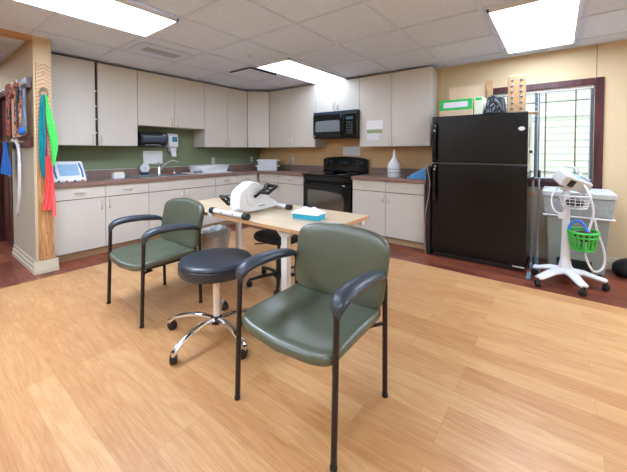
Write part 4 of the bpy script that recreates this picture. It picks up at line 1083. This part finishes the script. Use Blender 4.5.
# mobile cart
bx, by = -.76, -5.085
t = thing('medical_cart', 'white rolling vital-signs stand with monitor and wire basket', 'medical cart', (bx, by, 0))
m = M(); m.lathe([(.001, .10), (.055, .10), (.062, .12), (.052, .17), (.038, .24), (.032, .45), (.028, .91), (.001, .91)], 24); make('column', m, WHITE, t)
ends = [(-1.04, -4.885), (-1.02, -5.19), (-.775, -5.355), (-.53, -5.22), (-.64, -4.85)]
ends = [(-1.04, -4.90), (-.74, -4.83), (-.42, -4.99), (-.55, -5.36) , (-.98, -5.30)]
ends = [(-1.03, -4.885), (-1.02, -5.215), (-.745, -5.385), (-.50, -5.12), (-.70, -4.835)]
for (x, y) in ends:
    dx, dy = x - bx, y - by; L_ = math.hypot(dx, dy)
    m = M(); m.tube([(dx * .05, dy * .05, .125), (dx * .45, dy * .45, .125), (dx * .8, dy * .8, .098), (dx * .98, dy * .98, .088), (dx, dy, .086)], [.06, .05, .042, .038, .028], 12, sq=(.5, 1.0)); lg = make('leg', m, WHITE, t, ang=60)
    caster(t, dx, dy, math.atan2(dy, dx) + 1.0, .031)
m = M(); m.box(-.05, .05, -.05, .05, .90, .92); make('mount', m, OFFW, t, .006)
# monitor head, tilted
T = Matrix.Translation((.01, -.035, .985)) @ Matrix.Rotation(math.radians(-52), 4, 'Z') @ Matrix.Rotation(math.radians(20), 4, 'Y') @ Matrix.Rotation(math.radians(26), 4, 'X') @ Matrix.Diagonal((1.12, 1.1, 1.15, 1))
m = M(); m.box(-.115, .125, -.075, .075, -.052, .052, T); hd = make('monitor_head', m, OFFW, t, .02)
m = M(); m.box(-.02, .07, -.045, .045, .052, .0545, T); make('screen', m, SCREEN, hd, .001)
m = M(); m.box(.075, .115, -.05, .05, .052, .056, T); make('button_strip', m, GREYC, hd, .001)
m = M(); m.box(-.07, -.02, -.078, -.0755, -.03, .03, T); make('dark_port', m, BLACKP, hd)
m = M(); m.tube([T @ Vector(p) for p in ((-.10, .06, .05), (-.10, .09, .08), (0.0, .10, .09), (.08, .09, .08), (.08, .06, .05))], .01, 8); make('handle', m, WHITE, hd)
# wire basket on the column
t2 = M(); zc, rr = .79, .095
wb = M()
for k, (z, r) in enumerate(((.86, .115), (.83, .112), (.80, .108), (.77, .10), (.745, .09))):
    wb.tube([(-.06 + r * math.cos(a * PI / 12), -.06 + r * math.sin(a * PI / 12), z) for a in range(24)], .0028 if k else .005, 6, True)
for a in range(16):
    c, s_ = math.cos(a * PI / 8), math.sin(a * PI / 8)
    wb.tube([(-.06 + .115 * c, -.06 + .115 * s_, .86), (-.06 + .09 * c, -.06 + .09 * s_, .745), (-.06, -.06, .74)], .0024, 5)
make('wire_basket', wb, WHITE, t)
m = M(); m.ball((-.06, -.06, .79), .07, sc=(1, 1, .6)); make('cuff_bundle', m, mat('dark_cuff', (38, 44, 54), .7), t)
m = M(); m.tube(smooth([(.02, -.03, .96), (-.02, -.12, .98), (-.06, -.17, .86), (-.05, -.20, .70), (-.08, -.16, .55), (-.1, -.13, .35), (-.10, -.18, .20), (-.08, -.22, .175), (-.04, -.275, .22), (-.02, -.28, .36), (-.04, -.22, .55), (-.06, -.20, .66)], 3), .009, 8); make('hose', m, WHITE, t)
m = M(); m.tube(smooth([(-.02, .06, .93), (-.08, .12, .84), (-.12, .10, .70), (-.10, .02, .68), (-.06, -.01, .74)], 3), .006, 8); make('coiled_lead', m, WHITE, t)
m = M(); m.box(-.03, .045, .0, .06, .62, .67); make('hook_bracket', m, WHITE, t, .004)

# green basket on the cart
t = thing('green_basket', 'small bright green slotted basket with blue handle hanging on the cart', 'basket', (-.87, -5.205, .375))
g = M()
cx_, cy_ = 0, 0
def ringp(r, z, n=24): return [(r * math.cos(2 * PI * a / n), r * .8 * math.sin(2 * PI * a / n), z) for a in range(n)]
g.tube(ringp(.135, .165, 32), .010, 8, True); g.tube(ringp(.131, .125, 32), .008, 8, True); g.tube(ringp(.098, .008, 32), .009, 8, True)
for a in range(16):
    c, s_ = math.cos(2 * PI * a / 16), math.sin(2 * PI * a / 16)
    g.tube([(.133 * c, .133 * .8 * s_, .16), (.098 * c, .098 * .8 * s_, .008)], .008, 6)
g.lathe([(.001, 0), (.086, 0), (.086, .005), (.001, .005)], 24, T=Matrix.Diagonal((1, .8, 1, 1)))
make('basket', g, LEAF, t)
m = M(); m.tube(smooth([(-.03, .10, .16), (-.03, .095, .22), (-.03, .05, .27), (-.03, .0, .25), (-.05, -.03, .17)], 3), .011, 10); make('handle', m, BLUEP if False else mat('bright_blue_handle', (50, 120, 220), .4), t)
m = M(); m.ball((.01, -.01, .12), .10, sc=(1, .8, .45)); m.ball((-.03, -.03, .13), .06, sc=(1, 1, .6)); make('contents', m, mat('dark_maroon_cloth', (60, 24, 34), .8), t)

# mop and dustpan set
def pole(label, x0, y0, x1, y1, z1, tip, lab2):
    t = thing('mop', label, 'mop', (x0, y0, 0))
    m = M(); m.tube([(0, 0, .05), (x1 - x0, y1 - y0, z1)], .011, 12); make('pole', m, mat('steel_pole', (150, 160, 168), .3, .6), t)
    return t
t = pole('grey mop with a black grip leaning beside the grey bin', -.50, -4.850, -.36, -4.855, 1.02, 0, 0)
m = M(); m.tube([(.135, -.005, .98), (.142, -.005, 1.06)], .0145, 12); make('grip', m, BLACKP, t)
m = M(); m.box(-.012, .02, -.015, .015, .03, .14); make('joint', m, mat('blue_grey_joint', (90, 130, 150), .5), t, .004)
m = M(); m.box(-.07, .07, -.035, .035, 0, .03); make('head', m, BLUEG, t, .01)
t = pole('slimmer mop with orange bands leaning next to the refrigerator', -.47, -4.800, -.36, -4.800, .96, 0, 0)
for z in (.80, .94):
    m = M(); u = z / .96 * .108; m.tube([(u, 0, z - .015), (u + .003, 0, z + .015)], .0135, 12); make('orange_band', m, ORANGE, t)
m = M(); m.tube([(.105, 0, .94), (.112, 0, .985)], .013, 12); make('grip', m, mat('dark_grip', (50, 60, 70), .6), t)
m = M(); m.box(-.06, .06, -.012, .012, 0, .06); make('head', m, BLUEG, t, .01)
t = thing('dustpan', 'flat grey dustpan on the floor behind the cart base', 'dustpan', (-.66, -4.89, 0))
m = M(); m.box(-.05, .14, -.02, .02, .0, .03); make('pan', m, mat('grey_blue_plastic', (110, 128, 138), .5), t, .008)
t.location.x = -.86; t.location.y = -4.80

# black bag by the wall
t = thing('shoulder_bag', 'black bag slumped on the dark floor at the right edge', 'bag', (-.17, -5.67, 0))
m = M(); m.cushion(superell(.12, .195, 2.3, 40), 0, .15, .06, None, .01)
for p in m.v: p.z *= 1 + .12 * math.sin(p.y * 22) * (1 if p.z > .05 else 0)
make('pouch', m, mat('black_nylon', (24, 27, 32), .55, bump=.5, bscale=60), t, ang=60)
m = M(); m.tube(smooth([(-.02, .15, .09), (-.06, .12, .16), (-.08, .02, .17), (-.07, -.1, .12)], 3), .010, 8); make('strap', m, BLACKP, t)
m = M(); m.tube(smooth([(-.10, .10, .10), (-.13, .04, .10), (-.13, -.04, .08)], 2), .006, 6); make('piping', m, GREYC, t)

# ------------------------------------------------------------------ world, camera, view
wd = bpy.data.worlds.new('World'); sc.world = wd; wd.use_nodes = True
bg = wd.node_tree.nodes['Background']; bg.inputs[0].default_value = (.80, .90, 1, 1); bg.inputs[1].default_value = 2.4

cam = bpy.data.cameras.new('Camera'); co = bpy.data.objects.new('Camera', cam); col.objects.link(co)
co.location = (-4.636, -5.008, 1.269)
co.rotation_euler = (PI / 2 - .0246, 0, .655 - PI / 2)
cam.sensor_fit = 'HORIZONTAL'; cam.sensor_width = 36; cam.lens = 317.09 / 627 * 36; cam.shift_y = -(236 - 159.06) / 627; cam.clip_start = .02
sc.camera = co
sc.view_settings.view_transform = 'Standard'; sc.view_settings.look = 'None'; sc.view_settings.gamma = 1
sc.view_settings.use_curve_mapping = False
sc.view_settings.exposure = 0.84
